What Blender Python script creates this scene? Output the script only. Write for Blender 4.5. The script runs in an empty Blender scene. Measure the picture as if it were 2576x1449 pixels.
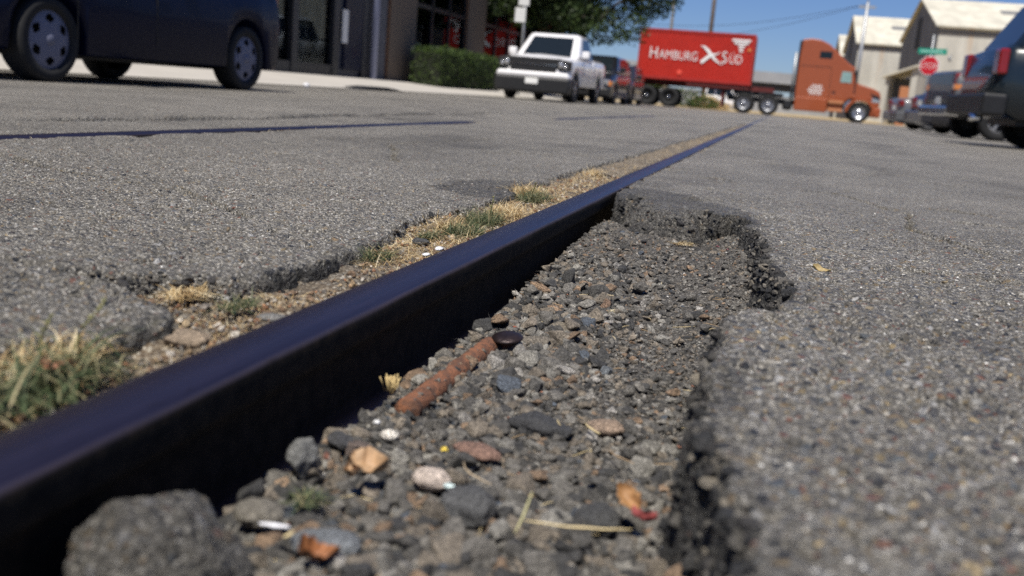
import bpy, math, random
import numpy as np
from mathutils import Vector, Matrix, noise as mn
random.seed(7); RS = np.random.RandomState(11)
PI = math.pi; R = math.radians
scene = bpy.context.scene
col = scene.collection

# ------------------------------------------------------------------ camera
# world frame: +Y runs along the near rail, +X to the right of it, camera above the origin
CH = 0.22; LENS = 35.0; W0, H0 = 2576.0, 1449.0; FP = LENS/36*W0
HEAD = R(-13.907); PITCH = R(-11.251); ROLL = R(4.83)
Fv = Vector((math.sin(HEAD)*math.cos(PITCH), math.cos(HEAD)*math.cos(PITCH), math.sin(PITCH)))
R0 = Vector((math.cos(HEAD), -math.sin(HEAD), 0)); U0 = R0.cross(Fv)
Rv = R0*math.cos(ROLL)+U0*math.sin(ROLL); Uv = -R0*math.sin(ROLL)+U0*math.cos(ROLL)
cd = bpy.data.cameras.new('camera'); cam = bpy.data.objects.new('camera', cd); col.objects.link(cam)
m = Matrix((Rv, Uv, -Fv)).transposed().to_4x4(); m.translation = (0, 0, CH); cam.matrix_world = m
cd.lens = LENS; cd.sensor_width = 36; cd.clip_start = 0.01; cd.clip_end = 3000
cd.dof.use_dof = True; cd.dof.focus_distance = 1.62; cd.dof.aperture_fstop = 4.7; cd.dof.aperture_blades = 8
scene.camera = cam

# ------------------------------------------------------------------ light
SUN_EL, SUN_AZ = R(62), R(182)
w = bpy.data.worlds.new('World'); scene.world = w; w.use_nodes = True
nt = w.node_tree; sky = nt.nodes.new('ShaderNodeTexSky'); sky.sky_type = 'NISHITA'; sky.sun_disc = False
sky.sun_elevation = SUN_EL; sky.sun_rotation = SUN_AZ; sky.air_density = 1.0; sky.dust_density = 0.0; sky.ozone_density = 3.0
tint = nt.nodes.new('ShaderNodeMix'); tint.data_type = 'RGBA'; tint.blend_type = 'MULTIPLY'; tint.inputs[0].default_value = 1
nt.links.new(sky.outputs[0], tint.inputs[6]); tint.inputs[7].default_value = (.67, .84, 1.28, 1)
nt.links.new(tint.outputs[2], nt.nodes['Background'].inputs[0]); nt.nodes['Background'].inputs[1].default_value = 0.05
sl = bpy.data.lights.new('sun', 'SUN'); sl.energy = 5.0; sl.angle = R(0.5); sl.color = (1, .95, .86)
so = bpy.data.objects.new('sun', sl); col.objects.link(so)
sd = Vector((math.sin(SUN_AZ)*math.cos(SUN_EL), math.cos(SUN_AZ)*math.cos(SUN_EL), math.sin(SUN_EL)))
so.rotation_euler = sd.to_track_quat('Z', 'Y').to_euler()
scene.view_settings.view_transform = 'Standard'; scene.view_settings.look = 'None'
scene.view_settings.exposure = 0.34; scene.view_settings.gamma = 1
scene.cycles.max_bounces = 6; scene.cycles.transparent_max_bounces = 12; scene.cycles.caustics_reflective = False
scene.cycles.use_denoising = False

# ------------------------------------------------------------------ picture -> place helpers
def ray(px, py): return Fv*FP + Rv*(px-W0/2) - Uv*(py-H0/2)
def ground(px, py, z=0.0):
    d = ray(px, py); t = (z-CH)/d.z; return Vector((d.x*t, d.y*t, z))
def hor(px): return 168+.0845*(px-620)
def at_y(px, y):                      # x of the vertical line seen at px on the horizon, on the plane Y=y
    d = ray(px, hor(px)); return d.x/d.y*y
def at_x(px, x):
    d = ray(px, hor(px)); return d.y/d.x*x
def at_depth(px, dep):
    d = ray(px, hor(px)); t = dep/FP; return Vector((d.x*t, d.y*t, 0))
def at3(px, py, dep):
    d = ray(px, py)*(dep/FP); return Vector((d.x, d.y, CH+d.z))

# ------------------------------------------------------------------ tagging, mesh helpers
def tag(o, label=None, cat=None, group=None, kind=None):
    if label: o['label'] = label
    if cat: o['category'] = cat
    if group: o['group'] = group
    if kind: o['kind'] = kind
    return o
def empty(name, loc=(0, 0, 0), rz=0, label=None, cat=None, group=None):
    o = bpy.data.objects.new(name, None); col.objects.link(o); o.location = loc; o.rotation_euler = (0, 0, rz)
    return tag(o, label, cat, group)
class MB:
    def __init__(s): s.v = []; s.f = []
    def add(s, vs, fs):
        n = len(s.v); s.v += [tuple(v) for v in vs]; s.f += [tuple(i+n for i in f) for f in fs]; return s
    def box(s, x0, x1, y0, y1, z0, z1):
        return s.add([(x0,y0,z0),(x1,y0,z0),(x1,y1,z0),(x0,y1,z0),(x0,y0,z1),(x1,y0,z1),(x1,y1,z1),(x0,y1,z1)],
              [(0,3,2,1),(4,5,6,7),(0,1,5,4),(1,2,6,5),(2,3,7,6),(3,0,4,7)])
    def prism(s, pts, a, b, axis='y'):   # polygon extruded along an axis
        n = len(pts)
        if axis == 'y': vs = [(p[0], a, p[1]) for p in pts]+[(p[0], b, p[1]) for p in pts]
        elif axis == 'x': vs = [(a, p[0], p[1]) for p in pts]+[(b, p[0], p[1]) for p in pts]
        else: vs = [(p[0], p[1], a) for p in pts]+[(p[0], p[1], b) for p in pts]
        return s.add(vs, [tuple(range(n))[::-1], tuple(range(n, 2*n))]+[(i, (i+1) % n, n+(i+1) % n, n+i) for i in range(n)])
    def tube(s, pts, rad, k=10, cap=True):
        pts = [Vector(p) for p in pts]; n = len(pts); rr = rad if hasattr(rad, '__len__') else [rad]*n
        vs = []
        for i, p in enumerate(pts):
            d = (pts[min(i+1, n-1)]-pts[max(i-1, 0)]).normalized()
            a = d.orthogonal() if abs(d.z) > .9 else d.cross(Vector((0, 0, 1))); a.normalize(); b = d.cross(a)
            vs += [p+(a*math.cos(2*PI*j/k)+b*math.sin(2*PI*j/k))*rr[i] for j in range(k)]
        fs = [(i*k+j, i*k+(j+1) % k, (i+1)*k+(j+1) % k, (i+1)*k+j) for i in range(n-1) for j in range(k)]
        if cap: fs += [tuple(range(k))[::-1], tuple((n-1)*k+j for j in range(k))]
        return s.add(vs, fs)
    def lathe(s, prof, k=32, c=(0, 0, 0), axis='y'):   # prof: (radius, offset along the axis)
        vs = []
        for r, h in prof:
            for j in range(k):
                a = 2*PI*j/k
                v = (r*math.cos(a), h, r*math.sin(a)) if axis == 'y' else (r*math.cos(a), r*math.sin(a), h)
                vs.append((v[0]+c[0], v[1]+c[1], v[2]+c[2]))
        n = len(prof)
        return s.add(vs, [(i*k+j, i*k+(j+1) % k, (i+1)*k+(j+1) % k, (i+1)*k+j) for i in range(n-1) for j in range(k)])
    def build(s, name, mat, parent=None, smooth=False, bevel=0, seg=2, angle=30):
        me = bpy.data.meshes.new(name); me.from_pydata(s.v, [], s.f); me.update()
        o = bpy.data.objects.new(name, me); col.objects.link(o); o.parent = parent
        if mat: me.materials.append(mat)
        if smooth: me.polygons.foreach_set('use_smooth', [True]*len(me.polygons))
        if bevel:
            b = o.modifiers.new('b', 'BEVEL'); b.width = bevel; b.segments = seg; b.limit_method = 'ANGLE'; b.angle_limit = R(angle)
        return o
def np_mesh(name, V, Fq, mat, smooth=True, attrs=None, parent=None):
    me = bpy.data.meshes.new(name); k = Fq.shape[1]
    me.vertices.add(len(V)); me.vertices.foreach_set('co', np.asarray(V, np.float32).ravel())
    me.loops.add(Fq.size); me.loops.foreach_set('vertex_index', Fq.astype(np.int32).ravel())
    me.polygons.add(len(Fq)); me.polygons.foreach_set('loop_start', np.arange(0, Fq.size, k, dtype=np.int32))
    me.polygons.foreach_set('loop_total', np.full(len(Fq), k, np.int32))
    me.update(calc_edges=True)
    me.polygons.foreach_set('use_smooth', np.full(len(Fq), smooth))
    for an, a in (attrs or {}).items():
        if a.ndim == 1:
            at = me.attributes.new(an, 'FLOAT', 'POINT'); at.data.foreach_set('value', a.astype(np.float32))
        else:
            at = me.attributes.new(an, 'FLOAT_COLOR', 'POINT')
            at.data.foreach_set('color', np.concatenate([a, np.ones((len(a), 1))], 1).astype(np.float32).ravel())
    me.materials.append(mat); o = bpy.data.objects.new(name, me); col.objects.link(o); o.parent = parent
    return o

def h2(ix, iy, seed):
    n = (ix.astype(np.int64)*374761393+iy.astype(np.int64)*668265263+seed*974634777) & 0xffffffff
    n = ((n ^ (n >> 13))*1274126177) & 0xffffffff
    return ((n ^ (n >> 16)) & 0xffff)/65535.0
def vn(x, y, seed=0):
    ix, iy = np.floor(x), np.floor(y); fx, fy = x-ix, y-iy
    fx = fx*fx*(3-2*fx); fy = fy*fy*(3-2*fy)
    a, b, c, d = h2(ix, iy, seed), h2(ix+1, iy, seed), h2(ix, iy+1, seed), h2(ix+1, iy+1, seed)
    return (a*(1-fx)+b*fx)*(1-fy)+(c*(1-fx)+d*fx)*fy-.5
def fbm(x, y, s, seed=0, o=3):
    t = 0; a = 1.0
    for k in range(o): t = t+a*vn(x/s*2**k, y/s*2**k, seed+k*17); a *= .5
    return t
def sstep(a, b, x):
    t = np.clip((x-a)/(b-a), 0, 1); return t*t*(3-2*t)

# ------------------------------------------------------------------ materials
def newmat(name):
    m = bpy.data.materials.new(name); m.use_nodes = True; return m, m.node_tree, m.node_tree.nodes['Principled BSDF']
class N:
    def __init__(s, nt): s.nt = nt
    def link(s, a, b): s.nt.links.new(a, b)
    def put(s, inp, v):
        if isinstance(v, (int, float)): inp.default_value = v
        elif isinstance(v, (tuple, list)): inp.default_value = tuple(v)+((1,) if len(v) == 3 and len(inp.default_value) == 4 else ())
        else: s.link(v, inp)
    def coord(s, kind='Object'): return s.nt.nodes.new('ShaderNodeTexCoord').outputs[kind]
    def noise(s, sc, det=4, rough=.55, vec=None, out=0):
        n = s.nt.nodes.new('ShaderNodeTexNoise'); n.inputs['Scale'].default_value = sc; n.inputs['Detail'].default_value = det
        n.inputs['Roughness'].default_value = rough
        if vec is not None: s.link(vec, n.inputs['Vector'])
        return n.outputs[out]
    def vor(s, sc, vec, feat='F1'):
        n = s.nt.nodes.new('ShaderNodeTexVoronoi'); n.feature = feat; n.inputs['Scale'].default_value = sc; s.link(vec, n.inputs['Vector'])
        return n.outputs
    def ramp(s, fac, stops, interp='LINEAR'):
        n = s.nt.nodes.new('ShaderNodeValToRGB'); n.color_ramp.interpolation = interp; e = n.color_ramp.elements
        while len(e) < len(stops): e.new(.5)
        for el, (p, c) in zip(e, stops):
            el.position = p; el.color = (c, c, c, 1) if isinstance(c, (int, float)) else (*c, 1)
        s.link(fac, n.inputs[0]); return n.outputs[0]
    def math(s, op, a, b=0.0, clamp=False):
        n = s.nt.nodes.new('ShaderNodeMath'); n.operation = op; n.use_clamp = clamp; s.put(n.inputs[0], a); s.put(n.inputs[1], b); return n.outputs[0]
    def mix(s, f, a, b, mode='MIX'):
        n = s.nt.nodes.new('ShaderNodeMix'); n.data_type = 'RGBA'; n.blend_type = mode
        s.put(n.inputs[0], f); s.put(n.inputs[6], a); s.put(n.inputs[7], b); return n.outputs[2]
    def sep(s, c):
        n = s.nt.nodes.new('ShaderNodeSeparateColor'); s.link(c, n.inputs[0]); return n.outputs
    def attr(s, name, out='Fac'):
        n = s.nt.nodes.new('ShaderNodeAttribute'); n.attribute_name = name; return n.outputs[out]
    def bump(s, h, strength=1, dist=.001, nrm=None):
        n = s.nt.nodes.new('ShaderNodeBump'); n.inputs['Strength'].default_value = strength; n.inputs['Distance'].default_value = dist
        s.link(h, n.inputs['Height'])
        if nrm: s.link(nrm, n.inputs['Normal'])
        return n.outputs[0]
    def mapscale(s, vec, sc):
        n = s.nt.nodes.new('ShaderNodeMapping'); n.inputs['Scale'].default_value = sc; s.link(vec, n.inputs[0]); return n.outputs[0]

def asphalt_mat():
    m, nt, b = newmat('asphalt'); n = N(nt); co = n.coord()
    wob = n.noise(60, 2, .5, co, 1)
    cv = n.mix(.012, co, wob, 'ADD')
    tar = n.attr('tar'); coarse = n.attr('coarse')
    v1 = n.vor(78, cv); v2 = n.vor(210, cv); v3 = n.vor(480, cv)
    palette = [(0, (.022, .025, .032)), (.2, (.10, .10, .10)), (.36, (.20, .19, .175)), (.5, (.26, .20, .125)), (.6, (.16, .15, .14)),
               (.7, (.34, .33, .32)), (.79, (.30, .21, .12)), (.86, (.22, .10, .07)), (.9, (.10, .12, .15)), (.95, (.58, .57, .56))]
    c1s = n.sep(v1['Color']); c2s = n.sep(v2['Color']); c3s = n.sep(v3['Color'])
    c1 = n.ramp(c1s[1], palette, 'CONSTANT'); c2 = n.ramp(c2s[1], palette, 'CONSTANT')
    c3 = n.ramp(c3s[1], [(0, (.022, .021, .019)), (.3, (.085, .078, .067)), (.6, (.20, .184, .157)), (.82, (.42, .39, .335)), (.94, (.85, .81, .74))])
    big = n.noise(1.7, 4, .6, co); mid = n.noise(11, 4, .6, co)
    base = n.ramp(mid, [(.3, (.142, .130, .108)), (.7, (.272, .250, .210))])
    base = n.mix(.6, base, c3)
    s2 = n.math('MULTIPLY', n.ramp(v2['Distance'], [(.34, 1), (.46, 0)]), n.ramp(c2s[0], [(.36, 0), (.42, 1)]))
    colr = n.mix(n.math('MULTIPLY', s2, .82), base, c2)
    thr = n.math('ADD', c1s[0], n.math('MULTIPLY', coarse, .50))
    s1 = n.math('MULTIPLY', n.ramp(v1['Distance'], [(.30, 1), (.42, 0)]), n.ramp(thr, [(.80, 0), (.83, 1)]))
    colr = n.mix(n.math('MULTIPLY', s1, .9), colr, c1)
    colr = n.mix(1, colr, n.ramp(big, [(.25, .72), (.75, 1.18)]), 'MULTIPLY')
    stain = n.noise(.55, 5, .62, n.mapscale(co, (1.6, .7, 1)))
    colr = n.mix(1, colr, n.ramp(stain, [(.36, .56), (.45, .94), (.60, 1.0), (.72, 1.18)]), 'MULTIPLY')
    # dark bitumen on broken edges and on the lump of patching
    tn = n.math('MULTIPLY', tar, n.ramp(n.noise(90, 3, .6, co), [(.25, .62), (.6, 1)]))
    tarc = n.ramp(v3['Distance'], [(.1, (.034, .033, .033)), (.6, (.011, .011, .011))])
    colr = n.mix(n.math('MINIMUM', tn, 1), colr, tarc)
    n.link(colr, b.inputs['Base Color'])
    n.link(n.ramp(c2s[2], [(0, .32), (.35, .55), (1, .85)]), b.inputs['Roughness'])
    b.inputs['Specular IOR Level'].default_value = .5
    h = n.math('ADD', n.math('MULTIPLY', n.ramp(v2['Distance'], [(.1, 1), (.7, 0)]), n.math('ADD', n.math('MULTIPLY', c2s[0], .8), .5)),
               n.math('MULTIPLY', n.ramp(v1['Distance'], [(.15, 1), (.6, 0)]), 1.2))
    h = n.math('ADD', h, n.math('MULTIPLY', n.noise(700, 3, .7, co), .9))
    h = n.math('ADD', h, n.math('MULTIPLY', n.noise(120, 3, .7, co), 1.4))
    n.link(n.bump(h, 1.0, .0042), b.inputs['Normal'])
    return m
def stone_mat():
    m, nt, b = newmat('stone'); n = N(nt); co = n.coord(); c = n.attr('Col', 'Color')
    sp = n.noise(420, 4, .75, co); pat = n.noise(95, 3, .6, co)
    cc = n.mix(1, c, n.ramp(sp, [(.32, .35), (.50, 1.0), (.66, 2.2)]), 'MULTIPLY')
    cc = n.mix(1, cc, n.ramp(pat, [(.3, .75), (.7, 1.25)]), 'MULTIPLY')
    n.link(cc, b.inputs['Base Color']); b.inputs['Roughness'].default_value = .72
    n.link(n.bump(n.math('ADD', sp, n.noise(160, 3, .6, co)), 1.0, .0034), b.inputs['Normal']); return m
def dirt_mat():
    m, nt, b = newmat('dirt'); n = N(nt); co = n.coord(); sm = n.attr('straw')
    v = n.vor(330, co); v2 = n.vor(130, co)
    g = n.ramp(n.sep(v['Color'])[0], [(0, (.030, .028, .026)), (.4, (.070, .065, .059)), (.7, (.10, .088, .074)), (.9, (.16, .15, .135)), (1, (.3, .28, .25))])
    s = n.ramp(n.sep(v['Color'])[0], [(0, (.07, .048, .030)), (.5, (.18, .135, .088)), (.8, (.30, .24, .165)), (1, (.5, .46, .38))])
    sm = n.math('MULTIPLY', sm, n.ramp(n.noise(9, 4, .6, co), [(.38, .35), (.58, 1)]))
    cc = n.mix(sm, g, s); cc = n.mix(1, cc, n.ramp(n.noise(22, 4, .6, co), [(.3, .7), (.7, 1.2)]), 'MULTIPLY')
    n.link(cc, b.inputs['Base Color']); b.inputs['Roughness'].default_value = .9
    h = n.math('ADD', n.ramp(v['Distance'], [(0, 1), (.7, 0)]), n.math('MULTIPLY', n.ramp(v2['Distance'], [(0, 1), (.7, 0)]), 2))
    n.link(n.bump(n.math('ADD', h, n.noise(500, 4, .7, co)), 1, .0022), b.inputs['Normal']); return m
def simple(name, c, rough=.6, metal=0, coat=0, var=.12, nsc=8, bump=0, bsc=60, spec=None, trans=None):
    m, nt, b = newmat(name); n = N(nt); co = n.coord()
    f = n.noise(nsc, 5, .6, co)
    n.link(n.mix(1, c, n.ramp(f, [(.25, 1-var), (.75, 1+var)]), 'MULTIPLY'), b.inputs['Base Color'])
    b.inputs['Metallic'].default_value = metal; b.inputs['Coat Weight'].default_value = coat; b.inputs['Coat Roughness'].default_value = .04
    n.link(n.ramp(n.noise(nsc*3, 4, .6, co), [(.2, max(rough-.08, .02)), (.8, min(1, rough+.08))]), b.inputs['Roughness'])
    if bump: n.link(n.bump(n.noise(bsc, 4, .6, co), .6, bump), b.inputs['Normal'])
    if spec is not None: b.inputs['Specular IOR Level'].default_value = spec
    return m
def rail_mat():
    m, nt, b = newmat('rail_steel'); n = N(nt); co = n.coord()
    st = n.noise(6, 5, .6, n.mapscale(co, (60, 1.2, 20)))
    geo = nt.nodes.new('ShaderNodeNewGeometry'); sx = nt.nodes.new('ShaderNodeSeparateXYZ'); n.link(geo.outputs['Normal'], sx.inputs[0])
    top = n.ramp(sx.outputs[2], [(.1, 0), (.75, 1)])
    long = n.noise(.8, 3, .5, co)
    steel = n.mix(n.ramp(st, [(.3, 0), (.7, 1)]), (.098, .080, .108), (.155, .118, .160))
    steel = n.mix(n.ramp(long, [(.35, 0), (.65, 1)]), steel, (.080, .078, .118))
    steel = n.mix(n.ramp(n.noise(45, 5, .7, n.mapscale(co, (3, .5, 1))), [(.60, 0), (.72, .55)]), steel, (.055, .040, .028))
    steel = n.mix(n.ramp(n.noise(30, 6, .8, n.mapscale(co, (90, .6, 30))), [(.56, 0), (.66, .5)]), steel, (.22, .20, .25))
    side = n.mix(n.ramp(n.noise(60, 5, .7, co), [(.4, 0), (.7, 1)]), (.007, .006, .005), (.034, .024, .016))
    n.link(n.mix(top, side, steel), b.inputs['Base Color'])
    n.link(n.math('MULTIPLY', top, .92), b.inputs['Metallic'])
    n.link(n.math('ADD', n.math('MULTIPLY', top, -.52), n.math('ADD', .80, n.math('MULTIPLY', st, .12))), b.inputs['Roughness'])
    b.inputs['Specular IOR Level'].default_value = .2
    n.link(n.bump(n.math('ADD', n.noise(300, 4, .7, co), st), .3, .0006), b.inputs['Normal']); return m
def rust_mat():
    m, nt, b = newmat('rust'); n = N(nt); co = n.coord(); f = n.noise(70, 5, .7, co); g = n.noise(260, 4, .7, co)
    c = n.ramp(f, [(.28, (.05, .028, .02)), (.45, (.12, .055, .032)), (.6, (.24, .095, .045)), (.75, (.17, .09, .06))])
    c = n.mix(n.ramp(g, [(.55, 0), (.68, .8)]), c, (.06, .045, .04))
    n.link(c, b.inputs['Base Color']); b.inputs['Roughness'].default_value = .85
    n.link(n.bump(n.math('ADD', f, g), 1, .0025), b.inputs['Normal']); return m
def leafy(name, stops, trans=.25):
    m, nt, b = newmat(name); n = N(nt)
    oi = n.attr('rnd')
    n.link(n.ramp(oi, stops), b.inputs['Base Color']); b.inputs['Roughness'].default_value = .55
    b.inputs['Specular IOR Level'].default_value = .3
    tr = nt.nodes.new('ShaderNodeBsdfTranslucent'); n.link(n.ramp(oi, stops), tr.inputs[0])
    mx = nt.nodes.new('ShaderNodeMixShader'); mx.inputs[0].default_value = trans; out = nt.nodes['Material Output']
    n.link(b.outputs[0], mx.inputs[1]); n.link(tr.outputs[0], mx.inputs[2]); n.link(mx.outputs[0], out.inputs[0]); return m
def glass_pane_mat():
    m, nt, b = newmat('window_glass'); nt.nodes.remove(b); n = N(nt); out = nt.nodes['Material Output']
    t = nt.nodes.new('ShaderNodeBsdfTransparent'); t.inputs[0].default_value = (.36, .40, .43, 1)
    g = nt.nodes.new('ShaderNodeBsdfGlossy'); g.inputs['Roughness'].default_value = .01; g.inputs[0].default_value = (.8, .85, .9, 1)
    f = nt.nodes.new('ShaderNodeFresnel'); f.inputs[0].default_value = 1.5
    mx = nt.nodes.new('ShaderNodeMixShader'); n.link(n.math('MULTIPLY', f.outputs[0], .33), mx.inputs[0]); n.link(t.outputs[0], mx.inputs[1]); n.link(g.outputs[0], mx.inputs[2])
    n.link(mx.outputs[0], out.inputs[0]); return m
def brick_mat():
    m, nt, b = newmat('brick'); n = N(nt); co = n.coord()
    mp = nt.nodes.new('ShaderNodeMapping'); mp.inputs['Rotation'].default_value = (R(90), 0, R(90)); n.link(co, mp.inputs[0])
    t = nt.nodes.new('ShaderNodeTexBrick'); n.link(mp.outputs[0], t.inputs[0]); t.inputs['Scale'].default_value = 4.2
    t.inputs['Color1'].default_value = (.23, .105, .045, 1); t.inputs['Color2'].default_value = (.15, .07, .032, 1); t.inputs['Mortar'].default_value = (.14, .105, .075, 1)
    n.link(t.outputs[0], b.inputs['Base Color']); b.inputs['Roughness'].default_value = .9; return m
def wall_streak_mat(name, c, rust=.5):
    m, nt, b = newmat(name); n = N(nt); co = n.coord()
    s = n.noise(1.0, 6, .65, n.mapscale(co, (.9, .9, .14)))
    blot = n.noise(.35, 5, .6, co)
    cc = n.mix(1, c, n.ramp(s, [(.3, .72), (.65, 1.1)]), 'MULTIPLY')
    cc = n.mix(1, cc, n.ramp(blot, [(.3, .82), (.7, 1.1)]), 'MULTIPLY')
    rs = n.noise(.5, 4, .6, n.mapscale(co, (1.3, 1.3, .05)))
    cc = n.mix(n.math('MULTIPLY', n.ramp(rs, [(.62, 0), (.74, 1)]), rust), cc, (.42, .24, .11))
    n.link(cc, b.inputs['Base Color']); b.inputs['Roughness'].default_value = .85; return m

M = dict(
 asphalt=asphalt_mat(), stone=stone_mat(), dirt=dirt_mat(), rail=rail_mat(), rust=rust_mat(), glass=glass_pane_mat(), brick=brick_mat(),
 straw=leafy('dry_grass', [(0, (.20, .12, .055)), (.3, (.42, .29, .13)), (.6, (.60, .46, .25)), (1, (.78, .68, .46))], .2),
 green=leafy('green_grass', [(0, (.035, .05, .02)), (.45, (.075, .105, .048)), (.7, (.15, .16, .085)), (1, (.34, .29, .16))], .2),
 crown=leafy('tree_leaves', [(0, (.008, .016, .005)), (.5, (.022, .042, .010)), (1, (.08, .12, .028))], .15),
 hedge=leafy('hedge_leaves', [(0, (.008, .018, .004)), (.5, (.025, .05, .010)), (1, (.10, .15, .03))], .1),
 bark=simple('bark', (.05, .038, .028), .9, var=.4, nsc=20, bump=.02, bsc=25),
 concrete=simple('pavement_concrete', (.40, .375, .34), .85, var=.12, nsc=1.5, bump=.002, bsc=200),
 kerb=simple('kerb_concrete', (.33, .315, .29), .85, var=.2, nsc=3, bump=.003, bsc=80),
 verge=simple('dry_verge', (.36, .27, .14), .95, var=.45, nsc=1.6, bump=.03, bsc=9),
 black=simple('black_plastic', (.012, .012, .013), .5, var=.2),
 dark=simple('dark_void', (.006, .006, .007), .8, var=.1),
 tyre=simple('tyre_rubber', (.009, .009, .0095), .85, var=.25, nsc=20),
 chrome=simple('chrome', (.75, .75, .76), .12, 1, var=.03),
 alloy=simple('alloy', (.42, .43, .46), .35, .8, var=.08),
 hub=simple('hubcap', (.13, .135, .19), .5, .0, var=.08),
 white=simple('white_paint', (.78, .77, .78), .35, 0, .8, var=.02),
 silver=simple('silver_paint', (.12, .12, .125), .35, .2, .4, var=.03),
 blue=simple('navy_paint', (.0025, .005, .022), .4, 0, .06, var=.05, spec=.14),
 teal=simple('dark_teal_paint', (.007, .013, .018), .3, 0, .4, var=.05),
 greypaint=simple('charcoal_paint', (.020, .020, .027), .3, 0, .6, var=.05),
 blackpaint=simple('black_paint', (.01, .01, .012), .25, .1, .9, var=.05),
 maroon=simple('red_paint', (.13, .012, .010), .35, 0, .6, var=.05),
 orange=simple('orange_paint', (.29, .066, .018), .38, 0, .5, var=.05, nsc=2),
 red=simple('container_red', (.43, .020, .010), .5, 0, 0, var=.12, nsc=1.2),
 redframe=simple('container_frame_red', (.32, .016, .010), .55, 0, 0, var=.2, nsc=3),
 chassis=simple('chassis_red', (.10, .012, .010), .7, var=.3),
 sign=simple('sign_white', (.78, .78, .76), .5, var=.02),
 signback=simple('sign_back', (.62, .62, .60), .5, .0, var=.05),
 signred=simple('sign_red', (.50, .012, .022), .45, var=.04),
 signgreen=simple('sign_green', (.0, .26, .17), .5, var=.05),
 pole=simple('galvanised', (.38, .39, .40), .5, .6, var=.15, nsc=6),
 wood=simple('pole_wood', (.16, .13, .11), .85, var=.3, nsc=5),
 carglass=simple('vehicle_glass', (.010, .014, .017), .05, 0, 0, var=.05, spec=.4),
 lamp=simple('lamp_glass', (.6, .6, .62), .1, .7, 1, var=.05),
 redlamp=simple('red_lamp', (.20, .008, .008), .2, 0, .4, var=.1),
 amber=simple('amber_lamp', (.6, .20, .04), .15, 0, 1, var=.1),
 whwall=wall_streak_mat('warehouse_wall', (.50, .485, .435), .7), shaded_wall=wall_streak_mat('shaded_gable', (.15, .155, .165), .1),  # gable colour: shade of the end walls put into a darker wall paint
 roof=wall_streak_mat('warehouse_roof', (.56, .53, .44), .1),
 vent=simple('roof_vent', (.16, .16, .16), .7), deck=simple('overpass_concrete', (.30, .31, .33), .85, var=.15, nsc=.3),
 girder=simple('overpass_girder', (.06, .065, .075), .8, var=.2, nsc=.5),
 bluegrey=simple('blue_grey_pipe', (.20, .22, .33), .5, var=.1), greywall=simple('grey_render', (.10, .10, .11), .8, var=.2, nsc=3),
 frame=simple('black_frame', (.012, .012, .014), .45, var=.1), navywall=simple('navy_panel', (.018, .022, .038), .5, var=.1),
 inner=simple('interior_wall', (.16, .16, .16), .9, var=.2), redpanel=simple('red_panel', (.42, .03, .02), .6, var=.15),
 bluepanel=simple('blue_panel', (.10, .18, .30), .5, var=.1), awn=simple('awning_blue', (.05, .07, .16), .6, var=.15),
 terracotta=simple('terracotta', (.40, .16, .07), .8, var=.1))

# ------------------------------------------------------------------ the street surface
RIM = [(-.012, -.10), (.0, .20), (.004, .40), (.010, .50), (.000, .57), (-.030, .64), (-.040, .70), (-.024, .76), (-.044, .84), (-.046, .90), (-.044, .98), (-.036, 1.06), (-.020, 1.12), (.012, 1.17), (.030, 1.25),
       (.022, 1.38), (.004, 1.50), (.010, 1.62), (.0, 1.74), (-.014, 1.86), (-.036, 1.96), (-.040, 2.10), (-.07, 2.17), (-.105, 2.12), (-.112, 2.02),
       (-.15, 2.04), (-.20, 2.05), (-.25, 2.06), (-.295, 2.10), (-.325, 2.24), (-.35, 2.36), (-.5, 2.2), (-.5, -.10)]
STRIP = [(-.36, -.1), (-.36, 15.5), (-.47, 15.5), (-.51, 9.0), (-.535, 6.0), (-.54, 4.08), (-.556, 2.91), (-.545, 2.45), (-.57, 2.25), (-.525, 2.1), (-.524, 1.78), (-.56, 1.62), (-.53, 1.4), (-.515, 1.3),
         (-.475, 1.13), (-.468, 1.01), (-.52, .92), (-.61, .868), (-.69, .858), (-.61, .842), (-.53, .815), (-.475, .76), (-.50, .69), (-.55, .61), (-.6, .52), (-.62, .35), (-.62, -.1)]
CRACKS = [[(-.66, .855), (-.80, .875), (-1.05, .90), (-1.5, 1.02)], [(-2.25, .5), (-2.30, 1.6), (-2.28, 2.4), (-2.24, 3.2), (-2.19, 3.9), (-2.26, 4.8), (-2.32, 5.9), (-2.30, 8)],
          [(-.75, 1.35), (-1.0, 1.55), (-1.35, 1.62), (-1.8, 1.9)], [(-1.0, 2.6), (-1.3, 3.3), (-1.2, 4.3)], [(.36, .92), (.52, 1.1), (.62, 1.4)],
          [(.42, 1.9), (.30, 2.25), (.34, 2.6), (.18, 3.1)]]
def poly_sdf(P, x, y):                 # negative inside
    P = np.array(P); d = np.full(x.shape, 1e9); ins = np.zeros(x.shape, bool); n = len(P)
    for i in range(n):
        a, b = P[i], P[(i+1) % n]; e = b-a; wx, wy = x-a[0], y-a[1]
        t = np.clip((wx*e[0]+wy*e[1])/(e@e), 0, 1); d = np.minimum(d, (wx-e[0]*t)**2+(wy-e[1]*t)**2)
        c = (a[1] <= y) != (b[1] <= y)
        if e[1] != 0: ins ^= c & (x < a[0]+(y-a[1])/e[1]*e[0])
    d = np.sqrt(d); return np.where(ins, -d, d)
def line_dist(L, x, y):
    d = np.full(x.shape, 1e9)
    for a, b in zip(L[:-1], L[1:]):
        ex, ey = b[0]-a[0], b[1]-a[1]; t = np.clip(((x-a[0])*ex+(y-a[1])*ey)/(ex*ex+ey*ey), 0, 1)
        d = np.minimum(d, np.hypot(x-a[0]-ex*t, y-a[1]-ey*t))
    return d
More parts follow.
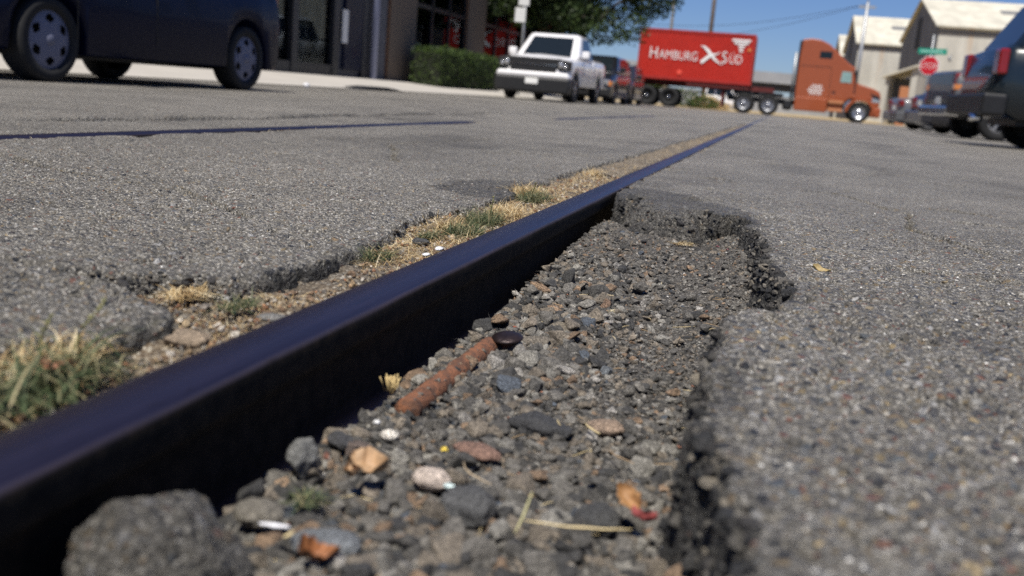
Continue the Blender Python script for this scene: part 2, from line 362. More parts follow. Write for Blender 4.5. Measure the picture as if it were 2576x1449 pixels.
def floor_z(x, y):                     # gravel bed inside the hole and the soil strip beside the rail
    z = -.103+.045*sstep(1.15, 1.95, y)+.018*sstep(-.10, -.02, x)*sstep(1.1, 1.3, y)-.03*sstep(-.30, -.36, -x*0+x*1.0)*0
    z = z-.02*sstep(.1, .0, (x+.36))*sstep(2.2, 1.0, y)*0
    z = z+.012*fbm(x, y, .11, 5, 3)
    z = z+.02*np.exp(-(((x+.20)/.07)**2+((y-.50)/.10)**2))
    st = -.016+.009*fbm(x, y, .05, 9, 3)-.012*sstep(1.2, .6, y)
    return np.where(x < -.39, st, z)
lx = np.concatenate([-.66+np.arange(0, .76/.0025)*.0025])
def grow(start, step, ratio, lim, sgn):
    out = []; p = start
    while (p < lim if sgn > 0 else p > lim): out.append(p); p += sgn*step; step *= ratio
    return out
right = grow(lx[-1]+.0028, .003, 1.012, .9, 1); right += grow(right[-1]+.013, .016, 1.06, 420, 1)
l1 = grow(lx[0]-.003, .0035, 1.02, -1.72, -1); l2 = list(-1.725-np.arange(0, .62/.0045)*.0045); l3 = grow(l2[-1]-.006, .008, 1.05, -420, -1)
XS = np.array(sorted(set(list(lx)+right+l1+l2+l3)))
ys = grow(-.1, .01, 1.0, .3, 1); ys += grow(.3, .0016, 1.0034, 3.2, 1); ys += grow(ys[-1]+.011, .012, 1.012, 20, 1); ys += grow(ys[-1]+.3, .3, 1.08, 900, 1)
YS = np.array(grow(-.3, .3, 1.5, -200, -1)[::-1]+ys)
GX, GY = np.meshgrid(XS, YS)
shp = GX.shape; x = GX.ravel(); y = GY.ravel()
near = (np.abs(x) < 3) & (y < 18) & (y > -.2)
Z = np.zeros(x.size); TAR = np.zeros(x.size); CO = np.zeros(x.size)
xn, yn = x[near], y[near]
und = .006*fbm(xn, yn, .7, 3, 3)+.0035*fbm(xn, yn, .09, 4, 3)*sstep(5, 1.5, yn)
fine = (.0036*fbm(xn, yn, .012, 6, 2)+.003*fbm(xn, yn, .035, 14, 3))*sstep(3.2, 1.4, yn)
fine = fine-.006*sstep(.22, .42, fbm(xn, yn, .022, 15, 2))*sstep(3, 1.2, yn)
# the broken slab at the lower left sits a little lower and tilts
z = und+fine-.006*sstep(.84, .80, yn)*sstep(-.4, -.5, xn)
wx = xn+.022*fbm(xn, yn, .075, 21, 3)+.011*fbm(xn, yn, .02, 22, 3); wy = yn+.02*fbm(xn, yn, .08, 23, 3)+.006*fbm(xn, yn, .02, 24, 2)
hole = yn < 2.9
sd_h = np.full(xn.size, 9.0); sd_h[hole] = poly_sdf(RIM, wx[hole], wy[hole])
ramp = sstep(1.92, 2.02, yn)*sstep(-.10, -.13, xn)*sstep(-.33, -.30, xn)            # far end: a soft lump that slopes in
wallz = sstep(1.14, 1.26, yn)*sstep(1.98, 1.86, yn)*sstep(-.1, -.02, xn)
rr = .008+.095*ramp+.016*wallz+.014*np.exp(-((yn-.98)/.12)**2)+.010*np.exp(-((yn-.66)/.10)**2); ww = .010+.035*ramp+.024*wallz
t = sstep(rr, -ww, sd_h)
rough = (t > .02)*(t < .999)*(.036*fbm(xn, yn, .055, 30, 2)+.012*fbm(xn, yn, .018, 31, 2)+.002*fbm(xn, yn, .006, 33, 2))*sstep(.02, .3, t)*sstep(1, .85, t)
z = z-(.20-.10*ramp)*t**(1.8-.5*ramp)+rough
sd_s = poly_sdf(STRIP, wx+.010*fbm(xn, yn, .03, 41, 3), wy+.008*fbm(xn, yn, .03, 42, 3))
ts = sstep(.012, -.008, sd_s); z = z-.07*ts**1.2+(ts > .02)*(ts < .98)*.006*fbm(xn, yn, .012, 43, 2)
slot = (xn > -.425) & (xn < -.352) & (yn < 15.5); z = np.where(slot, np.minimum(z, -.20), z)
# second rail groove
g2 = sstep(.012, -.004, np.abs(xn+1.842)-.044-.006*fbm(xn, yn, .06, 51, 3)); open2 = 1-sstep(6.1, 6.5, yn)*sstep(8.6, 8.2, yn)
z = z-.035*g2*open2
for k, c in enumerate(CRACKS):
    d = line_dist(c, xn+.02*fbm(xn, yn, .1, 61+k, 3), yn+.02*fbm(xn, yn, .1, 71+k, 3)); wd = .006+.009*np.clip(fbm(xn, yn, .25, 81+k, 2)+.3, 0, 1)+(.009 if k == 1 else 0)
    z = z-.035*sstep(wd, wd*.3, d)
    if k == 1:
        side = np.interp(yn, [.5, 1.6, 2.4, 3.2, 3.9, 4.8, 5.9, 8], [-2.25, -2.30, -2.28, -2.24, -2.19, -2.26, -2.32, -2.30]); z = z+.016*sstep(.0, -.02, xn+.02*fbm(xn, yn, .1, 62, 3)-side)*sstep(-.2, .3, fbm(xn*0, yn, .5, 63, 2)+.25)
# shallow scabs in the surface
pit = fbm(xn, yn, .16, 91, 4); z = z-.006*sstep(.34, .44, pit)
pit2 = fbm(xn, yn, .035, 93, 2); z = z-.004*sstep(.50, .58, pit2)*sstep(4, 2, yn)
# seamed lump and the shallow dark depressions beyond it
Z[near] = z
TAR[near] = np.clip(np.maximum(sstep(.03, .35, t)*(1-.62*ramp), .58*sstep(.03, -.01, sd_h-.20*sstep(1.88, 2.06, yn)*sstep(.02, -.16, xn))*(t < .999)*sstep(1.85, 1.98, yn))
                    +.35*sstep(.045, .0, sd_h+.05*fbm(xn, yn, .05, 77, 3))+.30*sstep(.3, .5, pit)*.6+.35*sstep(.18, .0, np.hypot((xn-.10)*.9, (yn-4.2)*.25)), 0, 1)
CO[near] = sstep(-.2, .05, xn)*sstep(3.0, .6, yn)+.25*sstep(1.5, .6, yn)
ny, nx = shp; idx = np.arange(nx*ny).reshape(ny, nx)
Fq = np.stack([idx[:-1, :-1], idx[:-1, 1:], idx[1:, 1:], idx[1:, :-1]], -1).reshape(-1, 4)
road = np_mesh('road', np.stack([x, y, Z], 1), Fq, M['asphalt'], True, {'tar': TAR, 'coarse': CO}); tag(road, kind='structure')
# soil bed under the hole and along both rails
def bed(x0, x1, dx, y0, y1, dy, zf, strawf, ratio=1.0):
    xs = np.arange(x0, x1, dx); yy = np.array(grow(y0, dy, ratio, y1, 1)); gx, gy = np.meshgrid(xs, yy); gx, gy = gx.ravel(), gy.ravel()
    i = np.arange(gx.size).reshape(len(yy), len(xs)); q = np.stack([i[:-1, :-1], i[:-1, 1:], i[1:, 1:], i[1:, :-1]], -1).reshape(-1, 4)
    return np.stack([gx, gy, zf(gx, gy)], 1), q, strawf(gx, gy)
def zs(gx, gy):
    z = floor_z(gx, gy)+.004*fbm(gx, gy, .014, 101, 3)
    z = np.where((gx > -.425) & (gx < -.352), -.21, z)
    return np.where((gy > 2.55) & (gx > -.36), -.012+.006*fbm(gx, gy, .03, 8, 2), z)
A = [bed(-.68, .10, .0035, .05, 3.0, .0035, zs, lambda a, b: (a < -.39)*1.0+((b > 2.3) & (a > -.37))*.7, 1.002),
     bed(-.64, -.33, .006, 3.0, 15.6, .012, lambda a, b: np.where((a > -.425) & (a < -.352), -.21, -.010+.008*fbm(a, b, .05, 9, 3)), lambda a, b: a*0+1, 1.008),
     bed(-1.93, -1.76, .006, .3, 16, .02, lambda a, b: np.where(np.abs(a+1.842) < .035, -.15, -.016+.012*fbm(a, b, .15, 19, 3)), lambda a, b: a*0+.7, 1.006)]
V = []; Q = []; S = []; off = 0
for v, q, s in A: V.append(v); Q.append(q+off); S.append(s); off += len(v)
tag(np_mesh('soil', np.concatenate(V), np.concatenate(Q), M['dirt'], True, {'straw': np.concatenate(S).astype(float)}), kind='structure')

# ------------------------------------------------------------------ rails
def rail(name, xc, y0, y1, zoff, label, group):
    hw = .0285
    half = [(0, .0012), (.012, .0003), (.0205, -.0014), (.0252, -.0036), (.0278, -.0068), (.0286, -.010), (.0288, -.030), (.0262, -.036), (.012, -.043), (.0085, -.055), (.0085, -.115), (.013, -.128), (.064, -.142), (.064, -.152), (0, -.152)]
    prof = half+[(-a, b) for a, b in half[-2:0:-1]]
    ysr = np.array(grow(y0, .02, 1.012, y1, 1)+[y1]); k = len(prof); vs = np.zeros((len(ysr), k, 3))
    for j, (a, b) in enumerate(prof):
        wob = .0007*fbm(ysr, ysr*0+j*3.1, .05, 5, 3)*(1 if -.04 < b < -.0001 else .2)
        vs[:, j, 0] = xc+a+np.sign(a)*wob; vs[:, j, 1] = ysr; vs[:, j, 2] = b+zoff(ysr)+wob*.4
    i = np.arange(len(ysr)*k).reshape(len(ysr), k)
    q = np.stack([i[:-1, :], np.roll(i, -1, 1)[:-1, :], np.roll(i, -1, 1)[1:, :], i[1:, :]], -1).reshape(-1, 4)
    o = np_mesh(name, vs.reshape(-1, 3), q, M['rail'], True); tag(o, label, 'rail', group); return o
rail('rail', -.389, -.15, 60, lambda a: a*0+.002, 'dark polished steel rail running past the pothole into the distance', 'rails set in the street')
rail('rail', -1.842, .2, 40, lambda a: .004-.035*sstep(5.9, 6.5, a)*sstep(8.7, 8.2, a)-.03*sstep(15, 17, a), 'dark rail sunk flush in the asphalt on the far left, partly paved over', 'rails set in the street')

# ------------------------------------------------------------------ loose stones
def hull_proto(seed, n=13):
    import bmesh
    r = random.Random(seed); bm = bmesh.new()
    for _ in range(n):
        v = Vector((r.gauss(0, 1), r.gauss(0, 1), r.gauss(0, 1))).normalized()*r.uniform(.8, 1.08); bm.verts.new((v.x, v.y*.85, v.z*.7))
    res = bmesh.ops.convex_hull(bm, input=bm.verts)
    for v in [v for v in bm.verts if not v.link_faces]: bm.verts.remove(v)
    bmesh.ops.triangulate(bm, faces=bm.faces); bmesh.ops.recalc_face_normals(bm, faces=bm.faces)
    bmesh.ops.bevel(bm, geom=list(bm.edges), offset=.07, segments=1, affect='EDGES')
    bmesh.ops.triangulate(bm, faces=bm.faces)
    bm.verts.index_update(); V = np.array([v.co[:] for v in bm.verts]); F = np.array([[v.index for v in f.verts] for f in bm.faces]); bm.free(); return V, F
PROT = [hull_proto(s, 10+s % 6) for s in range(16)]
def rots(n, tilt=1.0):
    a = RS.uniform(0, 2*PI, n); u = RS.normal(0, tilt, (n, 2)); ca, sa = np.cos(a), np.sin(a)
    Rz = np.zeros((n, 3, 3)); Rz[:, 0, 0] = ca; Rz[:, 0, 1] = -sa; Rz[:, 1, 0] = sa; Rz[:, 1, 1] = ca; Rz[:, 2, 2] = 1
    def rx(t, ax):
        M_ = np.zeros((n, 3, 3)); c, s = np.cos(t), np.sin(t); o = [0, 1, 2]; o.remove(ax); M_[:, ax, ax] = 1
        M_[:, o[0], o[0]] = c; M_[:, o[0], o[1]] = -s; M_[:, o[1], o[0]] = s; M_[:, o[1], o[1]] = c; return M_
    return np.einsum('nij,njk,nkl->nil', rx(u[:, 0], 0), rx(u[:, 1], 1), Rz)
PAL = np.array([(.040, .039, .038), (.075, .071, .065), (.120, .112, .100), (.15, .127, .100), (.19, .18, .160), (.19, .13, .085), (.25, .235, .215), (.06, .07, .085), (.24, .11, .07), (.5, .48, .45)])
PW = np.array([.15, .20, .22, .19, .11, .06, .035, .015, .010, .005])
def scatter(name, pts, size, colr, smooth=False):
    n = len(pts); Rm = rots(n, .45); ax = RS.uniform(.75, 1.25, (n, 3)); pi = RS.randint(0, len(PROT), n)
    Vs = []; Fs = []; Cs = []; off = 0
    for k, (V_, F_) in enumerate(PROT):
        s = np.where(pi == k)[0]
        if not len(s): continue
        v = V_[None]*ax[s][:, None, :]*size[s][:, None, None]; v = np.einsum('nij,nvj->nvi', Rm[s], v)+pts[s][:, None, :]
        f = F_[None]+(np.arange(len(s))*len(V_))[:, None, None]+off
        Vs.append(v.reshape(-1, 3)); Fs.append(f.reshape(-1, 3)); Cs.append(np.repeat(colr[s], len(V_), 0)); off += len(s)*len(V_)
    return np_mesh(name, np.concatenate(Vs), np.concatenate(Fs), M['stone'], smooth, {'Col': np.concatenate(Cs)})
def inhole(P, x, y): return poly_sdf(P, x, y)
def pick(n, mean, sig, lo, hi): return np.clip(np.exp(RS.normal(math.log(mean), sig, n)), lo, hi)
HOLE = [(px_, py_) for px_, py_ in RIM if px_ > -.345]; HOLE = HOLE[:-1]+[(-.345, 2.3), (-.352, -.1)] if False else [(max(a, -.348), b) for a, b in RIM]
n = 44000; X_ = RS.uniform(-.35, .08, n); Y_ = np.exp(RS.uniform(math.log(.36), math.log(2.35), n))
keep = inhole(HOLE, X_, Y_) < .004; X_, Y_ = X_[keep], Y_[keep]; n = len(X_)
big = sstep(-.12, -.24, X_)*sstep(.9, 1.1, Y_)*sstep(1.85, 1.5, Y_)+sstep(1.2, .7, Y_)*.7
sz = pick(n, .0021, .58, .0010, .010)*(1+1.15*big)
fz = floor_z(X_, Y_)+sz*RS.uniform(-.25, .55, n)
ci = RS.choice(len(PAL), n, p=PW/PW.sum()); cc = PAL[ci]*RS.uniform(.85, 1.35, (n, 1)); sz = np.where((ci == 9) | (ci == 8), np.minimum(sz, .0028), sz)
tag(scatter('gravel', np.stack([X_, Y_, fz], 1), sz, cc), 'crushed grey brown gravel filling the pothole beside the rail', 'gravel', kind='stuff')
# grit on the soil strips and a few crumbs on the asphalt
n = 9000; X_ = RS.uniform(-.63, -.42, n); Y_ = np.exp(RS.uniform(math.log(.4), math.log(5), n)); keep = inhole(STRIP, X_, Y_) < .006; X_, Y_ = X_[keep], Y_[keep]; n = len(X_)
sz = pick(n, .0022, .45, .001, .007); straw_c = np.array([(.30, .21, .12), (.42, .32, .20), (.20, .13, .08), (.16, .14, .12), (.5, .45, .38), (.30, .15, .08)])
c2 = straw_c[RS.randint(0, 6, n)]*RS.uniform(.7, 1.1, (n, 1)); P2 = np.stack([X_, Y_, -.014+.009*fbm(X_, Y_, .05, 9, 3)-.012*sstep(1.2, .6, Y_)+sz*.3], 1)
tag(scatter('grit', P2, sz, c2), 'tan grit and crumbled soil lying between slab and rail', 'grit', kind='stuff')
n = 1500; X_ = RS.uniform(-1.6, 1.2, n); Y_ = np.exp(RS.uniform(math.log(.5), math.log(6), n))
ok = (inhole(HOLE, X_, Y_) > .05) & (inhole(STRIP, X_, Y_) > .03); X_, Y_ = X_[ok], Y_[ok]; n = len(X_)
sz = pick(n, .0011, .4, .0006, .003); tag(scatter('loose_chips', np.stack([X_, Y_, .006*fbm(X_, Y_, .7, 3, 3)+sz*.4], 1), sz, PAL[RS.choice(len(PAL), n, p=PW/PW.sum())]*1.6),
    'tiny loose chips strewn over the asphalt', 'grit', kind='stuff')

def surf(xq, yq):
    i = np.clip(np.searchsorted(XS, xq)-1, 0, nx-2); j = np.clip(np.searchsorted(YS, yq)-1, 0, ny-2); u = (xq-XS[i])/(XS[i+1]-XS[i]); v = (yq-YS[j])/(YS[j+1]-YS[j]); Zg = Z.reshape(ny, nx)
    return (Zg[j, i]*(1-u)+Zg[j, i+1]*u)*(1-v)+(Zg[j+1, i]*(1-u)+Zg[j+1, i+1]*u)*v
def part_scatter(name, mask, n_, mean, lo, hi, pal, scale=(1, 1), sink=.2):
    ii = np.where(near)[0][mask]; ii = RS.choice(ii, n_); X_ = x[ii]+RS.uniform(-.002, .002, n_); Y_ = y[ii]+RS.uniform(-.003, .003, n_); sz = pick(n_, mean, .5, lo, hi)
    zz = surf(X_, Y_)+sz*sink; o = scatter(name, np.stack([X_, Y_, zz], 1), sz, pal[RS.randint(0, len(pal), n_)]*RS.uniform(.75, 1.3, (n_, 1))); o.parent = road; return o
TARP = np.array([(.16, .14, .11), (.020, .020, .020), (.030, .029, .028), (.045, .043, .040), (.018, .018, .019), (.065, .060, .052), (.12, .11, .095), (.035, .032, .030)])
part_scatter('broken_edge', (t > .12) & (RS.uniform(0, 1, xn.size) > .85*ramp) & (z > -.115) & (yn < 2.4) & (yn > .3) & (xn > -.34), 2600, .0040, .0016, .0130, TARP)
part_scatter('broken_edge', (ts > .10) & (ts < .9) & (yn < 4) & (yn > .45) & (xn < -.44), 3500, .0026, .001, .008, np.concatenate([TARP, PAL[2:5]]))
AGG = np.array([(.30, .29, .27), (.20, .155, .09), (.32, .25, .15), (.12, .11, .10), (.05, .05, .055), (.26, .24, .21), (.62, .60, .56), (.15, .065, .045), (.23, .19, .13), (.10, .11, .12), (.40, .37, .32), (.17, .16, .14), (.035, .04, .055)])
def aggregate(n_, x0, x1, y0, y1, mean, lo, hi):
    X_ = RS.uniform(x0, x1, n_); Y_ = np.exp(RS.uniform(math.log(y0), math.log(y1), n_)); ok = (RS.uniform(0, 1, n_) < sstep(y1, y1*.6, Y_)+.02) & (poly_sdf(RIM, X_, Y_) > .035) & (poly_sdf(STRIP, X_, Y_) > .012); X_, Y_ = X_[ok], Y_[ok]; k = len(X_)
    sz = pick(k, mean, .5, lo, hi); ai = RS.randint(0, len(AGG), k); sz = np.where((ai == 6) | (ai == 7), np.minimum(sz, .0038), sz); o = scatter('aggregate', np.stack([X_, Y_, surf(X_, Y_)-sz*np.where(sz > .004, .52, .38)], 1), sz, AGG[ai]*RS.uniform(.75, 1.1, (k, 1))); o.parent = road
aggregate(20000, -.05, .85, .33, 2.8, .0032, .0015, .0085)
aggregate(2600, -.05, .8, .33, 1.7, .0062, .004, .0105)
aggregate(20000, -1.6, -.44, .5, 3.2, .0024, .0012, .0060)
def stone(px, py, rad, c, label, name='stone', z=None, sq=(1, 1, .7), rz=0, seed=0, tilt=(0, 0), rough=.12, group=None, sub=4, cat='stone', ang=0, mat='stone', up=.45):
    import bmesh
    zz = z
    if zz is None:
        zz = 0
        for _ in range(4):
            g = ground(px, py, zz); zz = float(floor_z(np.array([g.x]), np.array([g.y]))[0])
    g = ground(px, py, zz+rad*sq[2]*up)
    bm = bmesh.new(); bmesh.ops.create_icosphere(bm, subdivisions=sub, radius=1)
    r = random.Random(seed); cuts = [(Vector((r.gauss(0, 1), r.gauss(0, 1), r.gauss(0, 1))).normalized(), r.uniform(.55, .85)) for _ in range(ang)]
    for v in bm.verts:
        d = v.co.normalized(); p = d*1.0
        for nn, dd in cuts:
            q = p.dot(nn)
            if q > dd: p = p-nn*(q-dd)
        k = 1+rough*2*mn.fractal(d*1.6+Vector((seed*3.1, 0, 0)), 1, 2, 4)+rough*.35*mn.fractal(d*9+Vector((seed, 0, 0)), 1, 2, 3)
        v.co = Vector((p.x*sq[0], p.y*sq[1], p.z*sq[2]))*k*rad
    me = bpy.data.meshes.new(name); bm.to_mesh(me); bm.free(); me.materials.append(M[mat])
    me.polygons.foreach_set('use_smooth', [True]*len(me.polygons))
    a = me.attributes.new('Col', 'FLOAT_COLOR', 'POINT'); a.data.foreach_set('color', list((*c, 1))*len(me.vertices))
    o = bpy.data.objects.new(name, me); col.objects.link(o); o.location = g; o.rotation_euler = (tilt[0], tilt[1], rz)
    tag(o, label, cat, group); return o
asph = lambda o: o
LG = (.26, .255, .25)
stone(1432, 655, .017, (.22, .22, .22), 'pale grey angular stone standing on edge at the gravel border by the rail', z=-.085, sq=(.85, 1.1, .85), seed=3, ang=12, rough=.07, tilt=(.3, .3), rz=.6)
stone(1468, 642, .010, (.26, .16, .11), 'pinkish tan stone just behind the pale upright stone', z=-.088, seed=5, ang=9, rough=.07)
stone(1400, 690, .0105, (.20, .175, .13), 'small tan stone in front of the pale upright stone', z=-.092, seed=6, ang=10, rough=.07, rz=1)
stone(1370, 715, .012, (.07, .07, .07), 'dark grey block of stone at the gravel border by the rail', z=-.09, seed=7, ang=10, rough=.08)
stone(1448, 800, .020, (.13, .13, .125), 'large flat grey stone left of the cream leaf', z=-.100, sq=(1.35, 1, .5), seed=8, ang=10, rough=.1, rz=.3)
stone(1412, 830, .019, (.17, .145, .11), 'broad brownish stone below the large flat grey one', z=-.100, sq=(1.3, .9, .5), seed=9, ang=9, rough=.1, rz=2)
stone(1350, 862, .019, (.15, .13, .105), 'wide pitted brown stone right of the rusty bolt head', z=-.105, sq=(1.5, .9, .5), seed=10, ang=9, rough=.1, rz=.2)
stone(1525, 770, .011, (.20, .13, .09), 'reddish brown stone just above the cream leaf', z=-.09, seed=11, ang=9, rough=.08, sq=(.9, .8, 1))
stone(1408, 915, .013, (.075, .062, .048), 'round dark brown stone in the middle of the gravel', z=-.103, seed=12, ang=8, rough=.09)
stone(1523, 935, .010, (.11, .12, .13), 'blue grey square stone in the middle of the gravel', z=-.10, seed=13, ang=9, rough=.05)
stone(1355, 1070, .021, (.045, .045, .047), 'long black stone lying across the gravel', z=-.103, sq=(1.6, .9, .6), seed=14, ang=7, rough=.1, rz=-.25)
stone(1525, 1075, .014, (.26, .19, .14), 'smooth tan stone right of the long black stone', z=-.10, sq=(1.3, 1, .55), seed=15, rough=.06)
stone(980, 1095, .0075, (.62, .58, .52), 'smooth white pebble by the shadow of the rail', z=-.095, sq=(1.2, .9, .7), seed=16, rough=.04, cat='pebble', name='pebble')
stone(948, 1062, .0035, (.65, .65, .65), 'tiny white pebble above the smooth white one', z=-.09, seed=17, rough=.04, cat='pebble', name='pebble')
stone(900, 1130, .0125, (.13, .10, .085), 'brown wedge shaped stone beside the rail shadow', z=-.095, seed=18, ang=9, rough=.06)
stone(858, 1110, .0125, (.055, .055, .058), 'dark stone at the shadow edge behind the brown wedge', z=-.09, seed=19, ang=7, rough=.08)
stone(765, 1155, .0175, (.16, .16, .155), 'grey upright stone at the edge of the rail shadow', z=-.09, seed=20, ang=8, rough=.08, sq=(.9, .9, 1), tilt=(0, .4))
stone(1085, 1205, .0125, (.50, .42, .36), 'cream pebble with a pink tinge in the near gravel', z=-.095, sq=(1.3, 1, .7), seed=21, rough=.05, cat='pebble', name='pebble')
stone(1130, 1222, .0045, (.62, .74, .72), 'pale mint chip against the cream pebble', z=-.085, seed=22, ang=8, rough=.04, cat='chip', name='stone_chip')
stone(1118, 1130, .0035, (.70, .52, .08), 'small yellow chip in the near gravel', z=-.09, seed=23, ang=6, rough=.04, cat='chip', name='stone_chip')
stone(1200, 1135, .016, (.20, .12, .09), 'reddish flat stone beside the yellow chip', z=-.097, sq=(1.5, .8, .4), seed=24, rough=.06, rz=-.3)
stone(1175, 1275, .022, (.085, .085, .085), 'large round grey stone in the near gravel', z=-.095, seed=25, rough=.08)
stone(1500, 1310, .018, (.06, .06, .06), 'dark stone left of the red and orange leaf', z=-.095, seed=26, rough=.1)
stone(820, 1365, .017, (.15, .16, .17), 'blue grey flat slate lying low in the near gravel', z=-.085, sq=(1.4, 1, .4), seed=27, rough=.05, rz=.2)
stone(650, 1290, .015, (.16, .145, .12), 'olive grey cobble right of the big asphalt lump', z=-.085, sq=(1.2, 1, .6), seed=28, rough=.07)
stone(1105, 626, .0055, (.80, .80, .82), 'bright white pebble touching the rail on the weedy side', z=-.004, sq=(1, 1.5, .6), seed=29, rough=.03, cat='pebble', name='pebble')
stone(1072, 640, .005, (.74, .74, .76), 'flat white chip nearer the camera than the white pebble', z=-.008, sq=(1, 1.8, .35), seed=30, rough=.03, cat='chip', name='stone_chip')
stone(1060, 608, .011, (.06, .06, .06), 'dark asphalt crumb among the weeds by the rail', z=-.010, sq=(1.3, 1, .6), seed=31, ang=6, rough=.1, cat='asphalt crumb', name='asphalt_crumb')
stone(470, 852, .017, (.26, .20, .14), 'flat brown stone in the dry soil left of the rail', z=-.022, sq=(1.5, .85, .45), seed=32, ang=6, rough=.1, rz=.2)
stone(690, 800, .012, (.17, .165, .155), 'dusty grey stone half buried beside the rail', z=-.018, sq=(1.5, 1, .3), seed=33, rough=.06)
stone(1790, 590, .014, (.04, .04, .04), 'black tarry crumb in the notch at the far corner of the hole', z=-.058, seed=34, ang=5, rough=.12, cat='asphalt crumb', name='asphalt_crumb')
lump = stone(388, 1455, .052, (.085, .085, .082), 'big rounded lump of broken asphalt at the bottom left corner', z=-.095, sq=(1, 1, .9), seed=35, rough=.09, sub=5, cat='asphalt chunk', name='asphalt_chunk', mat='asphalt', up=.35)
for an, val in (('coarse', .5), ('tar', .55)):
    a = lump.data.attributes.new(an, 'FLOAT', 'POINT'); a.data.foreach_set('value', [val]*len(lump.data.vertices))
pr = random.Random(3)
for i in range(26):          # larger stones among the gravel
    y_ = math.exp(pr.uniform(math.log(.5), math.log(1.75))); x_ = pr.uniform(-.30, -.06)
    v = Vector((x_, y_, -.10))-Vector((0, 0, CH)); px_ = W0/2+FP*v.dot(Rv)/v.dot(Fv); py_ = H0/2-FP*v.dot(Uv)/v.dot(Fv)
    c = PAL[pr.choice([0, 1, 1, 2, 2, 3, 4, 5])]*pr.uniform(.9, 1.3)
    stone(px_, py_, pr.uniform(.007, .0135), tuple(c), 'angular grey or brown stone lying loose on top of the pothole gravel', seed=50+i, ang=pr.choice([6, 8, 10]), rough=.09, sub=3,
          sq=(pr.uniform(.9, 1.4), 1, pr.uniform(.5, .85)), rz=pr.uniform(0, 6), group='larger stones on the gravel')

# ------------------------------------------------------------------ rusty rod and bolt
a_, b_ = ground(1022, 1035, -.098), ground(1232, 872, -.093)
mb = MB(); pts = [a_.lerp(b_, k/40) for k in range(41)]; rad = [.0128*(1+.01*math.sin(k*2.1)+.03*mn.noise(Vector((k*.4, 0, 0)))) for k in range(41)]
pts = [p+Vector((0, 0, .002*mn.noise(Vector((k*.2, 3, 0))))) for k, p in enumerate(pts)]
mb.tube(pts, rad, 22); tag(mb.build('rusty_rod', M['rust'], None, True), 'thick rusty iron rod half buried between rail and gravel', 'rod')
g = ground(1276, 850, -.080)
bolt = empty('bolt', g, .3, 'dark rusty domed bolt head sticking out of the gravel', 'bolt'); bolt.rotation_euler = (.12, -.10, .3); bolt.scale = (1.12, 1.12, .7)
MB().lathe([(0, .0085), (.006, .0083), (.012, .0065), (.0165, .003), (.0180, .0005), (.0172, -.0015), (.010, -.003), (0, -.003)], 36, axis='z').build('head', simple('bolt_metal', (.035, .024, .024), .4, .6, var=.5, nsc=90, bump=.001, bsc=300), bolt, True)
MB().lathe([(.0088, -.0025), (.0088, -.045)], 20, axis='z').build('shank', M['rust'], bolt, True)

ab = b_-a_; nrm_ = Vector((-ab.y, ab.x, 0)).normalized(); n = 120; tt = RS.uniform(.02, 1.0, n); sg = RS.choice([-1, 1, -1], n); offs = RS.uniform(.003, .017, n)*sg
P_c = np.array([list(a_.lerp(b_, t_)+nrm_*(-o_)+Vector((0, 0, math.sqrt(max(.0126**2-o_*o_, 0))))) for t_, o_ in zip(tt, offs)]); szc = pick(n, .0022, .5, .001, .006)
tag(scatter('crumbs', P_c, szc, PAL[RS.choice(6, n)]*1.1), 'small crumbs of gravel lying on and against the rusty rod', 'grit', kind='stuff')
# ------------------------------------------------------------------ leaves and straws
def leaf(px, py, L, c, label, rz, z=-.098, curl=.5, tilt=(.2, .1), wid=.32, up=.004, lobes=0, name='dry_leaf', group=None):
    g = ground(px, py, z+up); nx_, ny_ = 22, 9; vs = []; fs = []; curl *= .6; c = (c[0]*.62, c[1]*.80, c[2]*.95); seed_ = L*900+rz*7
    for s in range(2):
        for i in range(nx_+1):
            u = i/nx_; ww_ = wid*L*(math.sin(PI*min(1, u**.8))**.7+.02)*(1+lobes*abs(math.sin(u*PI*3)))*(1+.5*mn.noise(Vector((u*7, seed_, 1))))
            for j in range(ny_+1):
                t = j/ny_*2-1
                vs.append((L*(u-.5), ww_*t*.5, L*curl*(.45*(u-.5)**2*2+.5*(t*t)*wid)+L*.22*mn.noise(Vector((u*3, t*1.6, seed_)))+L*.05*mn.noise(Vector((u*11, t*6, seed_)))+L*.03*abs(t)-s*.0003))
    K = (nx_+1)*(ny_+1)
    for i in range(nx_):
        for j in range(ny_):
            a = i*(ny_+1)+j; q = (a, a+ny_+1, a+ny_+2, a+1); fs.append(q); fs.append(tuple(v+K for v in q[::-1]))
    key = 'leaf%.2f%.2f%.2f' % c
    mt = bpy.data.materials.get(key) or simple(key, c, .6, var=.35, nsc=120, bump=.0004, bsc=500)
    o = MB().add(vs, fs).build(name, mt, None, True); o.location = g; o.rotation_euler = (tilt[0], tilt[1], rz); return tag(o, label, 'leaf', group)
leaf(1539, 787, .021, (.62, .42, .24), 'cream oval dry leaf lying on the gravel in the middle of the hole', 1.1, tilt=(.5, -.2), wid=.55, up=.012)
leaf(925, 1180, .030, (.60, .30, .14), 'crumpled orange brown dry leaf by the rail shadow', .3, curl=1.2, wid=.7, lobes=.3, up=.014, z=-.09)
leaf(880, 1195, .018, (.55, .27, .13), 'small curled orange leaf fragment left of the crumpled one', 2.2, curl=1.1, wid=.7, up=.012, z=-.09)
leaf(820, 1150, .016, (.34, .12, .07), 'narrow red brown leaf stalk behind the crumpled orange leaf', 1.9, curl=.4, wid=.25, up=.012, z=-.09)
leaf(1592, 1265, .030, (.48, .20, .07), 'curled orange leaf in the near gravel beside the asphalt edge', -.9, curl=.9, wid=.5, up=.016, z=-.085, tilt=(.6, .3))
leaf(1620, 1305, .020, (.55, .10, .08), 'bright red leaf tip overlapping the curled orange leaf', .4, curl=.9, wid=.5, up=.012, z=-.085, tilt=(-.5, .2))
